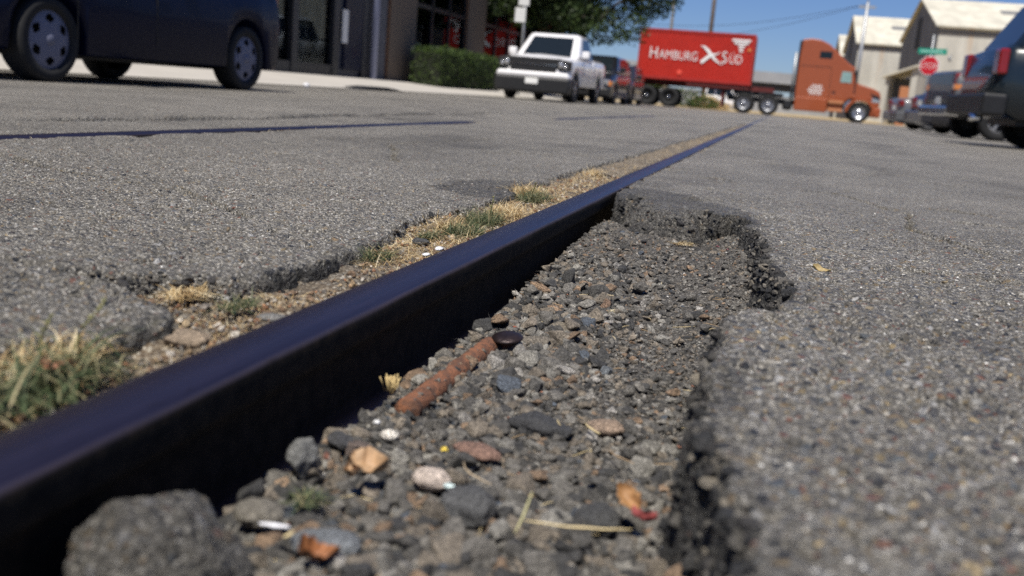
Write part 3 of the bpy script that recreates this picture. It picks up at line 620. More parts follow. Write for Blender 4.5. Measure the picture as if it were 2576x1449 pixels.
leaf(800, 1400, .026, (.42, .13, .04), 'rust coloured folded leaf low in the near gravel', .5, curl=1.2, wid=.6, up=.010, z=-.085)
leaf(2066, 680, .026, (.55, .32, .12), 'orange dry leaf lying on the asphalt right of the hole', -.1, curl=.5, wid=.4, z=0, up=.004)
leaf(1838, 635, .020, (.42, .14, .13), 'pinkish red crumpled leaf in the far corner of the hole', .2, curl=.8, wid=.5, z=-.06, up=.006, lobes=.4)
leaf(1805, 622, .010, (.40, .12, .12), 'tiny dark red leaf fragment behind the pinkish one', 1.2, curl=.8, wid=.6, z=-.06, up=.006)
leaf(1832, 679, .020, (.66, .55, .20), 'thin yellow leaf sliver near the right wall of the hole', .1, curl=.2, wid=.22, z=-.065, up=.004)
leaf(1295, 822, .007, (.36, .06, .02), 'small dark red leaf chip above the rusty bolt head', .1, curl=.3, wid=.5, z=-.095, up=.008)
leaf(1468, 456, .016, (.70, .50, .38), 'pale pink leaf among the weeds left of the rail', .8, curl=.5, wid=.5, z=-.012, up=.008)
leaf(140, 925, .022, (.42, .14, .06), 'blurred orange leaf caught in the weeds at the left edge', .6, curl=.9, wid=.6, z=-.015, up=.012)
def straw(px, py, L, rz, label, c=(.62, .50, .28), z=-.098, up=.007, rad=.0006, bend=.2, tilt=0., group=None, name='straw', cat='straw'):
    g = ground(px, py, z+up); pts = [((k/10-.5)*L, bend*L*((k/10-.5)**2-.1)+.03*L*mn.noise(Vector((k*.5, L*100, rz))), tilt*L*(k/10-.5)) for k in range(11)]
    o = MB().tube(pts, [rad*(1-.5*abs(k/5-1)) for k in range(11)], 6).build(name, M.setdefault('straw%.2f' % c[0], simple('straw%.2f' % c[0], c, .6, var=.2, nsc=80)), None, True)
    o.location = g; o.rotation_euler = (0, 0, rz); return tag(o, label, cat, group)
straw(1488, 1078, .030, -.9, 'thick pale straw lying by the long black stone', rad=.0011)
straw(1190, 1190, .050, -.8, 'long thin twig curving over the near gravel', (.42, .33, .22), rad=.0008, bend=.5, z=-.09)
straw(1405, 1062, .018, -1.2, 'short straw left of the thick pale one')
straw(1455, 1325, .075, .25, 'long straw lying across the near gravel below the dark stone', rad=.0010, z=-.088, up=.016)
straw(1318, 1290, .020, 1.3, 'upright yellowish weed stem in the near gravel', (.45, .42, .22), rad=.0010, z=-.088, up=.016, tilt=1.2)
straw(690, 1322, .020, .15, 'white plastic like sliver beside the big asphalt lump', (.80, .80, .84), rad=.0018, z=-.085, up=.016, bend=.1)
straw(728, 1345, .010, 1.3, 'short pale green stalk under the white sliver', (.62, .64, .48), rad=.0016, z=-.085, up=.012)
straw(1798, 800, .026, .8, 'pale straw leaning near the right wall of the hole', rad=.0005, z=-.085, tilt=.6)
straw(1722, 822, .040, .75, 'long fine straw right of the gravel centre', rad=.0005, z=-.09)
straw(1560, 1150, .034, -.7, 'brown twig in the gravel left of the asphalt edge', (.33, .24, .15), rad=.0008)
pr = random.Random(9)
for i in range(60):
    y_ = math.exp(pr.uniform(math.log(.5), math.log(2.0))); x_ = pr.uniform(-.30, -.03)
    v = Vector((x_, y_, -.10))-Vector((0, 0, CH)); px_ = W0/2+FP*v.dot(Rv)/v.dot(Fv); py_ = H0/2-FP*v.dot(Uv)/v.dot(Fv)
    straw(px_, py_, pr.uniform(.010, .026), pr.uniform(0, 3.1), 'thin dry straw lying loose on the gravel in the pothole', pr.choice([(.62, .50, .28), (.40, .28, .15)]), rad=.00045, bend=pr.uniform(-.6, .6), z=float(floor_z(np.array([x_]), np.array([y_]))[0]), group='loose straws on the gravel')

# ------------------------------------------------------------------ grass and weeds
def blades(pos, L, Wd, lean, rnd, name, mat, segs=4):
    n = len(pos); az = RS.uniform(0, 2*PI, n); d = np.stack([np.cos(az), np.sin(az)], 1); pd = np.stack([-np.sin(az), np.cos(az)], 1)
    V = np.zeros((n, segs+1, 2, 3)); bend = RS.uniform(.2, 1.2, n)
    for k in range(segs+1):
        t = k/segs; ang = lean+bend*t; rx = L*t*np.sin(np.minimum(ang, 1.75)); rz = L*t*np.cos(np.minimum(ang, 1.75))*(1-.15*t)
        wk = Wd*(1-t)**.6+.00008
        for s, sg in ((0, -1), (1, 1)):
            V[:, k, s, :2] = pos[:, :2]+d*rx[:, None]+pd*(sg*wk*.5)[:, None]; V[:, k, s, 2] = pos[:, 2]+np.maximum(rz, .0008)
    b = np.arange(n)[:, None]*((segs+1)*2); q = np.array([[2*k, 2*k+1, 2*k+3, 2*k+2] for k in range(segs)])
    Fq_ = (b[:, :, None]+q[None]).reshape(-1, 4)
    return np_mesh(name, V.reshape(-1, 3), Fq_, mat, True, {'rnd': np.repeat(rnd, (segs+1)*2)})
def strip_pts(n, lo, hi, dens=None):
    X_ = RS.uniform(-.63, -.425, n); Y_ = np.exp(RS.uniform(math.log(lo), math.log(hi), n)); k = inhole(STRIP, X_, Y_) < .002
    X_, Y_ = X_[k], Y_[k]
    if dens is not None: k = fbm(X_, Y_, .12, 201, 3)+RS.uniform(-.3, .3, len(X_)) > dens; X_, Y_ = X_[k], Y_[k]
    return np.stack([X_, Y_, -.018+.009*fbm(X_, Y_, .05, 9, 3)-.012*sstep(1.2, .6, Y_)], 1)
p = strip_pts(80000, .45, 14, -.02); n = len(p)
tag(blades(p, RS.uniform(.008, .026, n)*np.where(p[:, 1] > 1.1, 1.8, 1.0), np.full(n, .0009)*np.clip(p[:, 1]*.5, 1, 4), RS.uniform(.7, 1.5, n), RS.uniform(0, 1, n), 'dry_grass', M['straw']),
    'matted straw coloured grass growing between slab and rail', 'grass', kind='stuff')
p = strip_pts(6000, 1.15, 2.6, .0); n = len(p)
tag(blades(p, RS.uniform(.022, .048, n), np.full(n, .0010), RS.uniform(.9, 1.6, n), RS.uniform(.45, 1, n), 'dry_grass', M['straw']), 'long pale wiry grass sprawling beside the rail at mid distance', 'grass', kind='stuff')
p = np.stack([RS.uniform(-.352, -.325, 2500), RS.uniform(2.45, 7, 2500), np.full(2500, -.008)], 1)
q = np.stack([RS.choice([-1.80, -1.885], 5000)+RS.normal(0, .006, 5000), np.exp(RS.uniform(math.log(1.5), math.log(14), 5000)), np.full(5000, -.008)], 1)
q = q[fbm(q[:, 0], q[:, 1], .35, 301, 3) > .10]; p = np.concatenate([p, q]); n = len(p)
tag(blades(p, RS.uniform(.008, .022, n), np.full(n, .002), RS.uniform(.5, 1.4, n), RS.uniform(0, 1, n), 'dry_grass', M['straw']), 'sparse dry grass lining the cracks along both rails', 'grass', kind='stuff')
def tuft(px, py, rad, n, Lh, label, mat, z=-.014, lean=(.2, 1.2), wd=.0011, name='grass_tuft', group=None, cat='grass tuft'):
    g = ground(px, py, z); n = int(n*1.7); rad *= 1.35; a = RS.uniform(0, 2*PI, n); r_ = rad*np.sqrt(RS.uniform(0, 1, n))
    p = np.stack([r_*np.cos(a)*.7, r_*np.sin(a)*1.4, np.zeros(n)], 1)
    n_ = n; o = blades(p, RS.uniform(.5, 1, n)*Lh*1.45, np.full(n, wd), RS.uniform(*lean, n), RS.uniform(0, 1, n), name, mat); o.location = g; return tag(o, label, cat, group)
tuft(1165, 590, .028, 420, .030, 'grey green weed tuft sprawling beside the rail at mid distance', M['green'])
tuft(1215, 560, .030, 380, .034, 'mixed green and straw tuft behind the grey green one', M['green'])
tuft(1130, 575, .02, 160, .030, 'pale straw coloured tuft on the edge of the slab by the green weeds', M['straw'])
tuft(1270, 545, .03, 420, .034, 'dry wiry grass mat behind the mixed tuft', M['straw'])
tuft(1345, 505, .035, 300, .040, 'sparse tuft with green tips where the slab edge notches', M['green'])
tuft(1320, 490, .035, 420, .036, 'dense golden grass pad in the slab notch', M['straw'])
tuft(1080, 600, .015, 160, .020, 'small olive tuft left of the white pebble', M['green'])
tuft(950, 650, .018, 150, .022, 'low olive and straw tuft at the broken slab corner', M['green'])
tuft(600, 775, .014, 110, .018, 'little green sprig in the soil near the flat brown stone', M['green'])
tuft(470, 742, .016, 200, .020, 'yellowish grass tuft growing out of the slab crack', M['straw'], lean=(.6, 1.4))
tuft(1495, 440, .03, 160, .030, 'small dry tuft further along the rail', M['straw'])
tuft(60, 1000, .035, 110, .040, 'out of focus dark green grass clump at the left edge', M['green'], z=-.016, wd=.0024)
tuft(170, 940, .03, 70, .044, 'out of focus yellow green weeds leaning over the near slab', M['green'], z=-.016, wd=.0020)
tuft(115, 920, .03, 160, .030, 'out of focus brown dead grass at the left edge', M['straw'], z=-.014, wd=.0014)
tuft(775, 1265, .008, 60, .014, 'tiny dark green sprig in the near gravel', M['green'], z=-.088)
tuft(1720, 612, .020, 90, .018, 'dry root tangle at the far end of the hole', M['straw'], z=-.056, lean=(1.0, 1.6))
for (bx, by, tx, ty, lab) in ((1235, 590, 1238, 498, 'slender seed stalk rising from the green tuft'), (1338, 520, 1345, 462, 'single upright seed stalk in the golden grass'), (150, 930, 255, 760, 'tall blurred weed stalk leaning right at the left edge'), (95, 930, 118, 800, 'short blurred weed stalk with a yellow tip at the left edge')):
    g = ground(bx, by, -.012); dep = (g-Vector((0, 0, CH))).dot(Fv); tp = at3(tx, ty, dep*.98); mb = MB(); pts = [g.lerp(tp, k/8)+Vector((.002*math.sin(k), 0, 0)) for k in range(9)]
    mb.tube(pts, [.0008]*9, 5)
    for k in range(5, 9):
        for s in range(4): mb.tube([pts[k], pts[k]+Vector((RS.normal(0, .002), RS.normal(0, .002), .003))], [.0009, .0003], 4)
    o = mb.build('weed_stalk', simple('weed_stalk', (.22, .21, .08), .7), None, True); tag(o, lab, 'weed')
g = ground(985, 975, -.08); mb = MB()
for k in range(26):
    p0 = Vector((RS.normal(0, .005), RS.normal(0, .005), -.01)); p1 = p0+Vector((RS.normal(0, .004), RS.normal(0, .004), .016)); mb.tube([p0, (p0+p1)/2+Vector((RS.normal(0, .003), 0, 0)), p1], [.0006, .0005, .0008], 5)
o = mb.build('dead_weed', simple('dead_weed', (.45, .34, .16), .8), None, True); o.location = (g.x, g.y, -.075); tag(o, 'curled dead weed standing in the dark under the rail', 'weed')
#PART2
# ------------------------------------------------------------------ pavement, kerb, verge
SWX0 = -6.95
def slab(name, pts, z0, mat, kind='structure'):
    o = MB().prism(pts, -.3, z0, 'z').build(name, mat); return tag(o, kind=kind)
mb = MB(); mb.add([(SWX0, -30, .012), (SWX0, 44, .012), (-10.3, 44, .20), (-10.3, -30, .20)], [(0, 1, 2, 3)])
tag(mb.build('pavement', M['concrete']), kind='structure')
hood = MB().prism([(15.7, .0), (16.1, .045), (16.5, .065), (17.1, .065), (17.5, .045), (18.0, .0)], SWX0-.25, SWX0+.12, 'x').build('drain_shade', M['dark'], bevel=.02)  # dark hump shaped to stand for the shade at a drain inlet
tag(hood, 'low dark hump standing for drain shade at the pavement edge beyond the navy hatchback', 'drain')
g = ground(772, 228); o = MB().lathe([(0, .07), (.04, .06), (.05, .03), (.03, 0), (0, 0)], 12, axis='z').build('paper_cup', M['white']); o.location = (SWX0+.35, at_x(772, SWX0+.35), 0); tag(o, 'small white scrap of litter lying by the kerb past the blue car', 'litter')
tag(MB().box(-300, 300, 60, 700, -.2, .03).build('verge', M['verge']), kind='structure')
tag(MB().box(-300, -12, 42, 60, -.2, .02).build('side_pavement', M['concrete']), kind='structure')

# ------------------------------------------------------------------ facade on the left
FX = -10.0
def fy(px): return at_x(px, FX)
def opening_box(mb, y0, y1, z0, z1, d=.35): mb.box(FX-d, FX, y0, y1, z0, z1)
YP = {p: fy(p) for p in (600, 655, 684, 730, 745, 833, 848, 862, 907, 922, 936, 968, 1034, 1095, 1162, 1206, 1242, 1300)}
brick = empty('brick_shop_building', (FX, 10, 0), 0, 'dark brick shopfront building with tall black framed glass behind the hedge', 'building'); 
def bp(mb, name, mat, **k):
    o = mb.build(name, mat, None, **k); o.parent = brick; o.matrix_parent_inverse = Matrix.Translation((-FX, -10, 0)); return o
YE = 46
mb = MB(); mb.box(FX-9, FX-.05, 4.0, YE, 5.2, 5.5).box(FX-9, FX-8.8, 4, YE, 0, 5.2).box(FX-8.8, FX-.3, 4, 4.2, 0, 5.2).box(FX-8.8, FX-.3, YE-.2, YE, 0, 5.2)
bp(mb, 'shell', M['inner'])
bp(MB().box(FX-8.7, FX-.3, 4.3, YE-.3, .12, .19), 'floor', M['inner'])
bp(MB().box(FX-.30, FX, 3.9, YE, 3.6, 6.5), 'upper_wall', M['brick'])
for a, b in ((3.9, YP[684]-2.6), (YP[655], YP[684]), (YP[968], YP[1034]), (YP[1162], YP[1206]), (YP[1300], YP[1300]+2.5), (39, 41), (44.5, YE)):
    bp(MB().box(FX-.32, FX+.06, a, b, 0, 3.6), 'brick_pillar', M['brick'])
bp(MB().box(FX-.26, FX-.02, YP[936], YP[968], 0, 3.6), 'grey_wall', M['greywall'])
bp(MB().box(FX-.24, FX-.05, YP[848], YP[936]-.1, 0, 3.6), 'navy_door_panel', M['navywall'])
bp(MB().box(FX-.06, FX+.01, YP[862], YP[907], .35, 3.4), 'door_leaf', M['blue'])
for a, b in ((YP[684], YP[684]+.12), (YP[730], YP[745]), (YP[833], YP[848]), (YP[907], YP[922])):
    bp(MB().box(FX-.16, FX+.02, a, b, .15, 3.6), 'mullion', M['frame'])
bp(MB().box(FX-.14, FX, YP[684]+.12, YP[833], .15, .42), 'sill_rail', M['frame'])
bp(MB().box(FX-.10, FX-.085, YP[684]+.1, YP[730]+.02, .42, 3.6), 'window_pane', M['glass'])
bp(MB().box(FX-.10, FX-.085, YP[745]-.02, YP[833]+.02, .42, 3.6), 'window_pane', M['glass'])
bp(MB().tube([(FX+.10, YP[922]+.15, .15), (FX+.10, YP[922]+.15, 6.4)], .09, 14), 'downpipe', M['bluegrey'], smooth=True)
bp(MB().box(FX+.02, FX+.05, YP[848]+.1, YP[848]+.38, .95, 1.7), 'notice_board', M['signback'])
def winbay(a, b, n):
    bp(MB().box(FX-.2, FX-.02, a, b, 0, .95), 'window_sill', M['greywall'])
    for k in range(n+1):
        yy = a+(b-a)*k/n; bp(MB().box(FX-.14, FX-.03, yy-.05, yy+.05, .95, 3.6), 'window_frame', M['frame'])
    bp(MB().box(FX-.14, FX-.03, a, b, 2.25, 2.37), 'window_frame', M['frame'])
    for k in range(n): bp(MB().box(FX-.09, FX-.075, a+(b-a)*k/n+.05, a+(b-a)*(k+1)/n-.05, .95, 3.6), 'window_pane', M['glass'])
winbay(YP[1034], YP[1162], 3); winbay(YP[1206], YP[1300], 3); winbay(YP[1300]+2.5, 39, 3); winbay(41, 44.5, 2)
def reflection_panel(px0, px1, z0, z1, mat, lab, dx=-.5):  # coloured boards behind the glass stand in for reflections in it
    a, b = at_x(px0, FX+dx), at_x(px1, FX+dx); o = MB().box(FX+dx-.04, FX+dx, a, b, z0, z1).build('reflection_board', M[mat], bevel=.01); tag(o, lab, 'board')
reflection_panel(1062, 1080, .5, 1.5, 'terracotta', 'brownish board standing for a reflection behind the window above the hedge')
reflection_panel(1236, 1252, 2.5, 3.0, 'bluepanel', 'light blue board standing for a reflection high behind the glass by the tree')
reflection_panel(1234, 1251, 2.0, 2.35, 'bluepanel', 'smaller blue reflection board under the light blue one')

# ------------------------------------------------------------------ foliage
def leaves(name, P, size, mat, parent=None, flat=0.0, rnd=None):
    n = len(P); a = RS.normal(0, 1, (n, 3)); a[:, 2] += flat; a /= np.linalg.norm(a, axis=1)[:, None]
    b = np.cross(a, RS.normal(0, 1, (n, 3))); b /= np.linalg.norm(b, axis=1)[:, None]; c = np.cross(a, b)
    s = (size*RS.uniform(.6, 1.3, n))[:, None]
    V = np.stack([P-b*s, P+c*s*.45, P+b*s, P-c*s*.45], 1).reshape(-1, 3); Fq_ = np.arange(n*4).reshape(n, 4)
    return np_mesh(name, V, Fq_, mat, False, {'rnd': np.repeat(RS.uniform(0, 1, n) if rnd is None else rnd, 4)}, parent)
def blob_points(blobs, n):
    out = []; cl = []
    vols = np.array([b[3]*b[4]*b[5] for b in blobs]); cnt = (vols/vols.sum()*n).astype(int)
    for b, k in zip(blobs, cnt):
        d = RS.normal(0, 1, (k, 3)); d /= np.linalg.norm(d, axis=1)[:, None]; r = RS.uniform(.35, 1, k)**.55
        p = d*r[:, None]*np.array(b[3:6])+np.array(b[:3]); out.append(p); cl.append(np.full(k, RS.uniform(-.2, .2)))
    return np.concatenate(out), np.concatenate(cl)
def tree(loc, h, blobs, n, ls, label, trunk_r=.16, group=None, mat='crown', lean=(0, 0)):
    t = empty('tree', loc, 0, label, 'tree', group); mb = MB(); r = random.Random(int(loc[0]*10))
    top = Vector((lean[0], lean[1], h*.55)); mb.tube([(0, 0, -.1), (lean[0]*.3, lean[1]*.3, h*.2), (lean[0]*.7, lean[1]*.7, h*.4), top], [trunk_r*1.3, trunk_r, trunk_r*.8, trunk_r*.6], 12)
    for b in blobs[:9]: mb.tube([top*.75, (Vector(b[:3])+top)/2+Vector((0, 0, .1)), Vector(b[:3])], [trunk_r*.5, trunk_r*.3, trunk_r*.12], 7)
    mb.build('trunk', M['bark'], t, True)
    P, cl = blob_points(blobs, n); k = fbm(P[:, 0]+P[:, 2]*.7, P[:, 1]-P[:, 2]*.5, .9, 7, 2) > -.22; P, cl = P[k], cl[k]
    leaves('crown', P, np.full(len(P), ls), M[mat], t, rnd=np.clip(RS.uniform(0, 1, len(P))*.8+cl+.1, 0, 1)); return t
def blobs_random(r, c, spread, nb, s0, s1):
    return [(c[0]+r.uniform(-1, 1)*spread[0], c[1]+r.uniform(-1, 1)*spread[1], c[2]+r.uniform(-1, 1)*spread[2], r.uniform(s0, s1), r.uniform(s0, s1), r.uniform(s0, s1)*.75) for _ in range(nb)]
r = random.Random(5); tp = at_depth(1452, 36)
bl = blobs_random(r, (-.3, 0, 4.6), (2.5, 2.2, 1.9), 48, .7, 1.25)+[(1.9, -.5, 2.5, .6, .6, .6), (2.25, 0, 3.3, .55, .6, .5), (1.3, -.6, 2.2, .6, .6, .5), (.4, -.6, 2.3, .8, .7, .5), (-.8, -.5, 2.5, .8, .8, .5), (-2.2, 0, 2.9, .7, .7, .6), (2.3, .2, 4.3, .5, .5, .6)]
tree((tp.x, tp.y, .1), 5.5, bl, 70000, .07, 'leafy dark green street tree standing behind the white pickup', .17)
tp2 = at_depth(1300, 44); r = random.Random(8)
tree((tp2.x, tp2.y, .1), 6.5, blobs_random(r, (0, 0, 5), (2.4, 2, 2.2), 26, .8, 1.4), 24000, .09, 'darker tree against the shopfronts left of the white pickup', .17)
# hedge
HX0, HX1 = -9.65, -8.75; y0h, y1h = at_x(1028, HX0), at_x(1262, HX1); n = 52000
P = np.stack([RS.uniform(HX0, HX1, n), RS.uniform(y0h, y1h, n), RS.uniform(.16, 1, n)], 1)
topz = 1.17+.10*fbm(P[:, 1], P[:, 0], .9, 3, 3)+.05*fbm(P[:, 1], P[:, 0], .2, 4, 2); P[:, 2] = .16+(P[:, 2]-.16)/(1-.16)*(topz-.16)
sh = np.minimum.reduce([P[:, 0]-HX0, HX1-P[:, 0], P[:, 1]-y0h, topz-P[:, 2]]); P = P[(sh < .14) & (fbm(P[:, 1]+P[:, 0], P[:, 2], .16, 44, 2) > -.28)]; P += RS.normal(0, .022, P.shape)+.05*np.stack([fbm(P[:, 1], P[:, 2], .35, 5+k, 2) for k in range(3)], 1)
hd = empty('hedge', ((HX0+HX1)/2, y0h, .15), 0, 'clipped green hedge along the foot of the brick shopfront', 'hedge')
o = leaves('foliage', P-np.array([(HX0+HX1)/2, y0h, .15]), np.full(len(P), .030), M['hedge'], hd)
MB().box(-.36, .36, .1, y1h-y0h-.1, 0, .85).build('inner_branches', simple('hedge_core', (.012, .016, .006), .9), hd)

# ------------------------------------------------------------------ vehicles (local: +x forward, +y its left side)
def wheel(parent, x, y, r, w, rim_r, style='spoke', rimmat='alloy', n=6, side=1):
    wp = MB().lathe([(rim_r*.98, -w/2*.7), (rim_r*1.02, -w/2), (r*.94, -w/2), (r, -w/2*.75), (r, w/2*.75), (r*.94, w/2), (rim_r*1.02, w/2), (rim_r*.98, w/2*.7)], 40).build('wheel', M['tyre'], parent, True)
    wp.location = (x, y, r)
    f = side*w/2
    mb = MB(); bk = MB().lathe([(0, f*.35), (rim_r*.99, f*.35)], 40); bk.build('wheel_back', M['black'], wp, True)
    rr = np.linspace(0, 1, 15); K = 48; vs = []; fs = []
    def prof(u): return f*(.98-.22*u**3 if style != 'truck' else (.55-.45*(1-min(1, abs(u-.0)/.45))**1*-1 if u < .45 else .35+.6*((u-.45)/.55)))
    for u in rr:
        for j in range(K):
            a = 2*PI*j/K; vs.append((u*rim_r*math.cos(a), prof(u), u*rim_r*math.sin(a)))
    for i in range(14):
        u = (rr[i]+rr[i+1])/2
        for j in range(K):
            ph = ((j+.5)/K*n) % 1
            if style == 'hubcap' and .60 < u < .88 and .5-.23*(1-abs(u-.74)*2.5) < ph < .5+.23*(1-abs(u-.74)*2.5): continue
            if style == 'spoke' and .30 < u < .86 and .26 < ph < .74: continue
            if style == 'truck' and .55 < u < .8 and .32 < ph < .68: continue
            fs.append((i*K+j, i*K+(j+1) % K, (i+1)*K+(j+1) % K, (i+1)*K+j))
    MB().add(vs, fs).build('rim', M[rimmat], wp, True)
    MB().lathe([(0, f*1.06), (rim_r*.17, f*1.05), (rim_r*.2, f*.98)], 20).build('hub_cap', M[rimmat if style != 'truck' else 'chrome'], wp, True)
    return wp
def quadpanel(c4, m0, m1, n0, n1, off, th=.006):
    c = [Vector(p) for p in c4]; nn = (c[1]-c[0]).cross(c[3]-c[0]).normalized()
    def B(u, v): return (c[0]*(1-u)+c[1]*u)*(1-v)+(c[3]*(1-u)+c[2]*u)*v
    q = [B(m0, n0), B(m1, n0), B(m1, n1), B(m0, n1)]; return [p+nn*off for p in q], [p+nn*(off-th) for p in q]
def panel(name, c4, rng, mat, parent, off=.012, th=.01, bev=.0):
    a, b = quadpanel(c4, *rng, off, th); return MB().add(a+b, [(0, 1, 2, 3), (7, 6, 5, 4), (0, 4, 5, 1), (1, 5, 6, 2), (2, 6, 7, 3), (3, 7, 4, 0)]).build(name, mat, parent, bevel=bev)
def car(name, loc, heading, S, label, cat, group=None):
    v = empty(name, loc, heading, label, cat, group); L, W, paint = S['L'], S['W'], M[S['paint']]; r = S['r']; sill = S.get('sill', .2)
    ax = S['ax']; hx = L/2; xs = set(np.linspace(-hx, hx, 34))
    for a in ax:
        for k in range(-7, 8): xs.add(a+(r+.06)*math.sin(k/7*PI/2))
    for p in S['top']: xs.add(p[0])
    xs = sorted(xs); rings = []
    for x in xs:
        e = S.get('plan', [(-hx, .86), (-hx+.12, .95), (-hx+.5, 1), (hx-.7, 1), (hx-.25, .94), (hx-.05, .82), (hx, .74)])
        w = W/2*np.interp(x, *zip(*e)); zt = np.interp(x, *zip(*S['top'])); s = np.interp(x, *zip(*S.get('bot', [(-hx, sill+.12), (-hx+.25, sill), (hx-.3, sill), (hx, sill+.10)])))
        ar = 0
        for a in ax:
            if abs(x-a) < r+.06: ar = max(ar, r+math.sqrt(max(0, (r+.06)**2-(x-a)**2)))
        lo = max(s, ar); zm = max(lo+.03, s+(zt-s)*.5); sh = zt-.10 if zt-.10 > zm+.02 else zm+.02
        half = [(0, s), (w-.28, s), (w-.27, lo), (w-.035, lo), (w-.005, lo+.02), (w, zm), (w*.985, (zm+sh)/2), (w*.955, sh), (w*.90, zt-.025), (w*.80, zt), (0, zt+S.get('crown', .03))]
        rings.append([(x, yy, zz) for yy, zz in half]+[(x, -yy, zz) for yy, zz in half[-2:0:-1]])
    k = len(rings[0]); mb = MB(); mb.add([p for rg in rings for p in rg], [(i*k+j, (i+1)*k+j, (i+1)*k+(j+1) % k, i*k+(j+1) % k) for i in range(len(xs)-1) for j in range(k)]+[tuple(range(k)), tuple((len(xs)-1)*k+j for j in range(k))[::-1]])
    mb.build('body', paint, v, True)
    MB().box(-hx+.35, hx-.4, -W/2+.33, W/2-.33, sill-.03, .62).build('underbody', M['black'], v)
    if 'gh' in S:
        g = S['gh']; xb0, xb1, xt0, xt1, zb, zt, wb, wt = g
        B4 = [(xb0, -wb, zb), (xb1, -wb, zb), (xb1, wb, zb), (xb0, wb, zb)]; T4 = [(xt0, -wt, zt), (xt1, -wt, zt), (xt1, wt, zt), (xt0, wt, zt)]
        nx_ = 8; mb = MB().add(B4+T4, [(3, 2, 1, 0), (4, 5, 6, 7), (0, 1, 5, 4), (1, 2, 6, 5), (2, 3, 7, 6), (3, 0, 4, 7)]); cab = mb.build('cabin', paint, v, True, bevel=.12, seg=5)
        panel('windscreen', [B4[1], B4[2], T4[2], T4[1]], (.12, .88, .10, .84), M['carglass'], v)
        panel('rear_window', [B4[3], B4[0], T4[0], T4[3]], (.10, .90, S.get('rw', .18), .90), M['carglass'], v)
        for a, b in S['win']:
            panel('side_window', [B4[0], B4[1], T4[1], T4[0]], (a, b, .10, .86), M['carglass'], v); panel('side_window', [B4[2], B4[3], T4[3], T4[2]], (1-b, 1-a, .10, .86), M['carglass'], v)
        for sgn in (1, -1):
            MB().box(xb1-.42, xb1-.28, sgn*(wb+.02)-(0 if sgn > 0 else .2), sgn*(wb+.02)+(.2 if sgn > 0 else 0), zb+.06, zb+.24).build('wing_mirror', M[S.get('mirror', S['paint'])], v, bevel=.03)
    zh = S.get('handle', .92)
    for sgn in (1, -1):
        for hxx in S.get('handles', (-.35, .55)): MB().box(hxx, hxx+.17, sgn*W/2*.985-.012, sgn*W/2*.985+.02, zh, zh+.03).build('door_handle', M[S.get('hmat', S['paint'])], v)
        for sx in S.get('seams', (.1, 1.0)): MB().box(sx, sx+.008, sgn*W/2-.006, sgn*W/2+.0015, sill+.12, zh+.1).build('door_seam', M['dark'], v)
    for a in ax:
        for sgn in (1, -1): wheel(v, a, sgn*(W/2-.12), r, .2, S['rim'], S.get('style', 'spoke'), S.get('rimmat', 'alloy'), S.get('nsp', 6), sgn)
    return v

# navy hatchback on the left, nose towards the camera
S = dict(L=3.95, W=1.69, paint='blue', r=.292, rim=.205, ax=(-1.25, 1.25), style='hubcap', rimmat='hub', nsp=6, sill=.2,
         top=[(-1.97, .62), (-1.93, .92), (-1.8, 1.0), (-.9, .98), (.9, .98), (1.2, .97), (1.75, .80), (1.92, .66), (1.97, .5)], gh=(-1.90, 1.15, -1.45, .15, .93, 1.52, .80, .62),
         win=((.06, .20), (.24, .52), (.55, .80)), handle=.86)
pr_, pf_ = at_depth(620, 9.35), at_depth(112, 6.93); dv = (pf_-pr_).normalized(); hd_ = math.atan2(dv.y, dv.x); lv = Vector((-dv.y, dv.x, 0)); cc_ = (pr_+pf_)/2-lv*.80
v = car('parked_hatchback', (cc_.x, cc_.y, 0), hd_, S, 'dark navy hatchback with grey hubcaps parked at the left edge', 'car')
for sgn in (1, -1): MB().box(-1.99, -1.90, sgn*.60-.11, sgn*.60+.11, .72, 1.0).build('tail_light', M['redlamp'], v, bevel=.02)
for sgn in (1, -1): MB().box(1.62, 1.86, sgn*.60-.14, sgn*.60+.14, .62, .78).build('headlight', M['lamp'], v, bevel=.03)
MB().box(-2.02, -1.9, -.72, .72, .32, .55).build('bumper', M['blue'], v, bevel=.05)

# white crew cab pickup facing the camera
S = dict(L=5.25, W=1.85, paint='white', r=.375, rim=.235, ax=(-1.62, 1.60), sill=.38, style='spoke', nsp=6,
         top=[(-2.62, 1.15), (-2.6, 1.18), (-.75, 1.18), (-.7, 1.12), (1.0, 1.13), (1.25, 1.14), (2.0, 1.11), (2.35, 1.06), (2.52, .99), (2.6, .90)], bot=[(-2.62, .5), (-2.3, .42), (2.2, .42), (2.3, .52), (2.62, .55)],
         plan=[(-2.62, .95), (-2.5, 1), (1.5, 1), (2.0, .97), (2.3, .90), (2.5, .80), (2.62, .66)],
         gh=(-.95, 1.35, -.62, .42, 1.08, 1.76, .86, .68), win=((.10, .44), (.48, .78)), handle=.98, hmat='chrome', handles=(-.35, .55), seams=(-.02, .98, -.72), crown=.04)
wx_ = -5.05-.925; wy_ = 24.4+2.62
v = car('parked_pickup', (wx_, wy_, 0), R(-90), S, 'white crew cab pickup parked facing the camera beside the hedge', 'pickup truck')
MB().prism([(-.93, .18), (.93, .18), (.97, .38), (.96, .58), (-.96, .58), (-.97, .38)], 2.28, 2.70, 'x').build('front_bumper', M['black'], v, bevel=.07, seg=4)
MB().prism([(-.94, .55), (.94, .55), (.90, .70), (-.90, .70)], 2.28, 2.68, 'x').build('bumper_cover', M['white'], v, bevel=.06, seg=4)
MB().prism([(-.58, .69), (.58, .69), (.64, 1.04), (-.64, 1.04)], 2.36, 2.645, 'x').build('grille', M['black'], v, bevel=.02)
MB().box(2.64, 2.66, -.58, .58, .86, .885).build('grille_bar', M['chrome'], v)
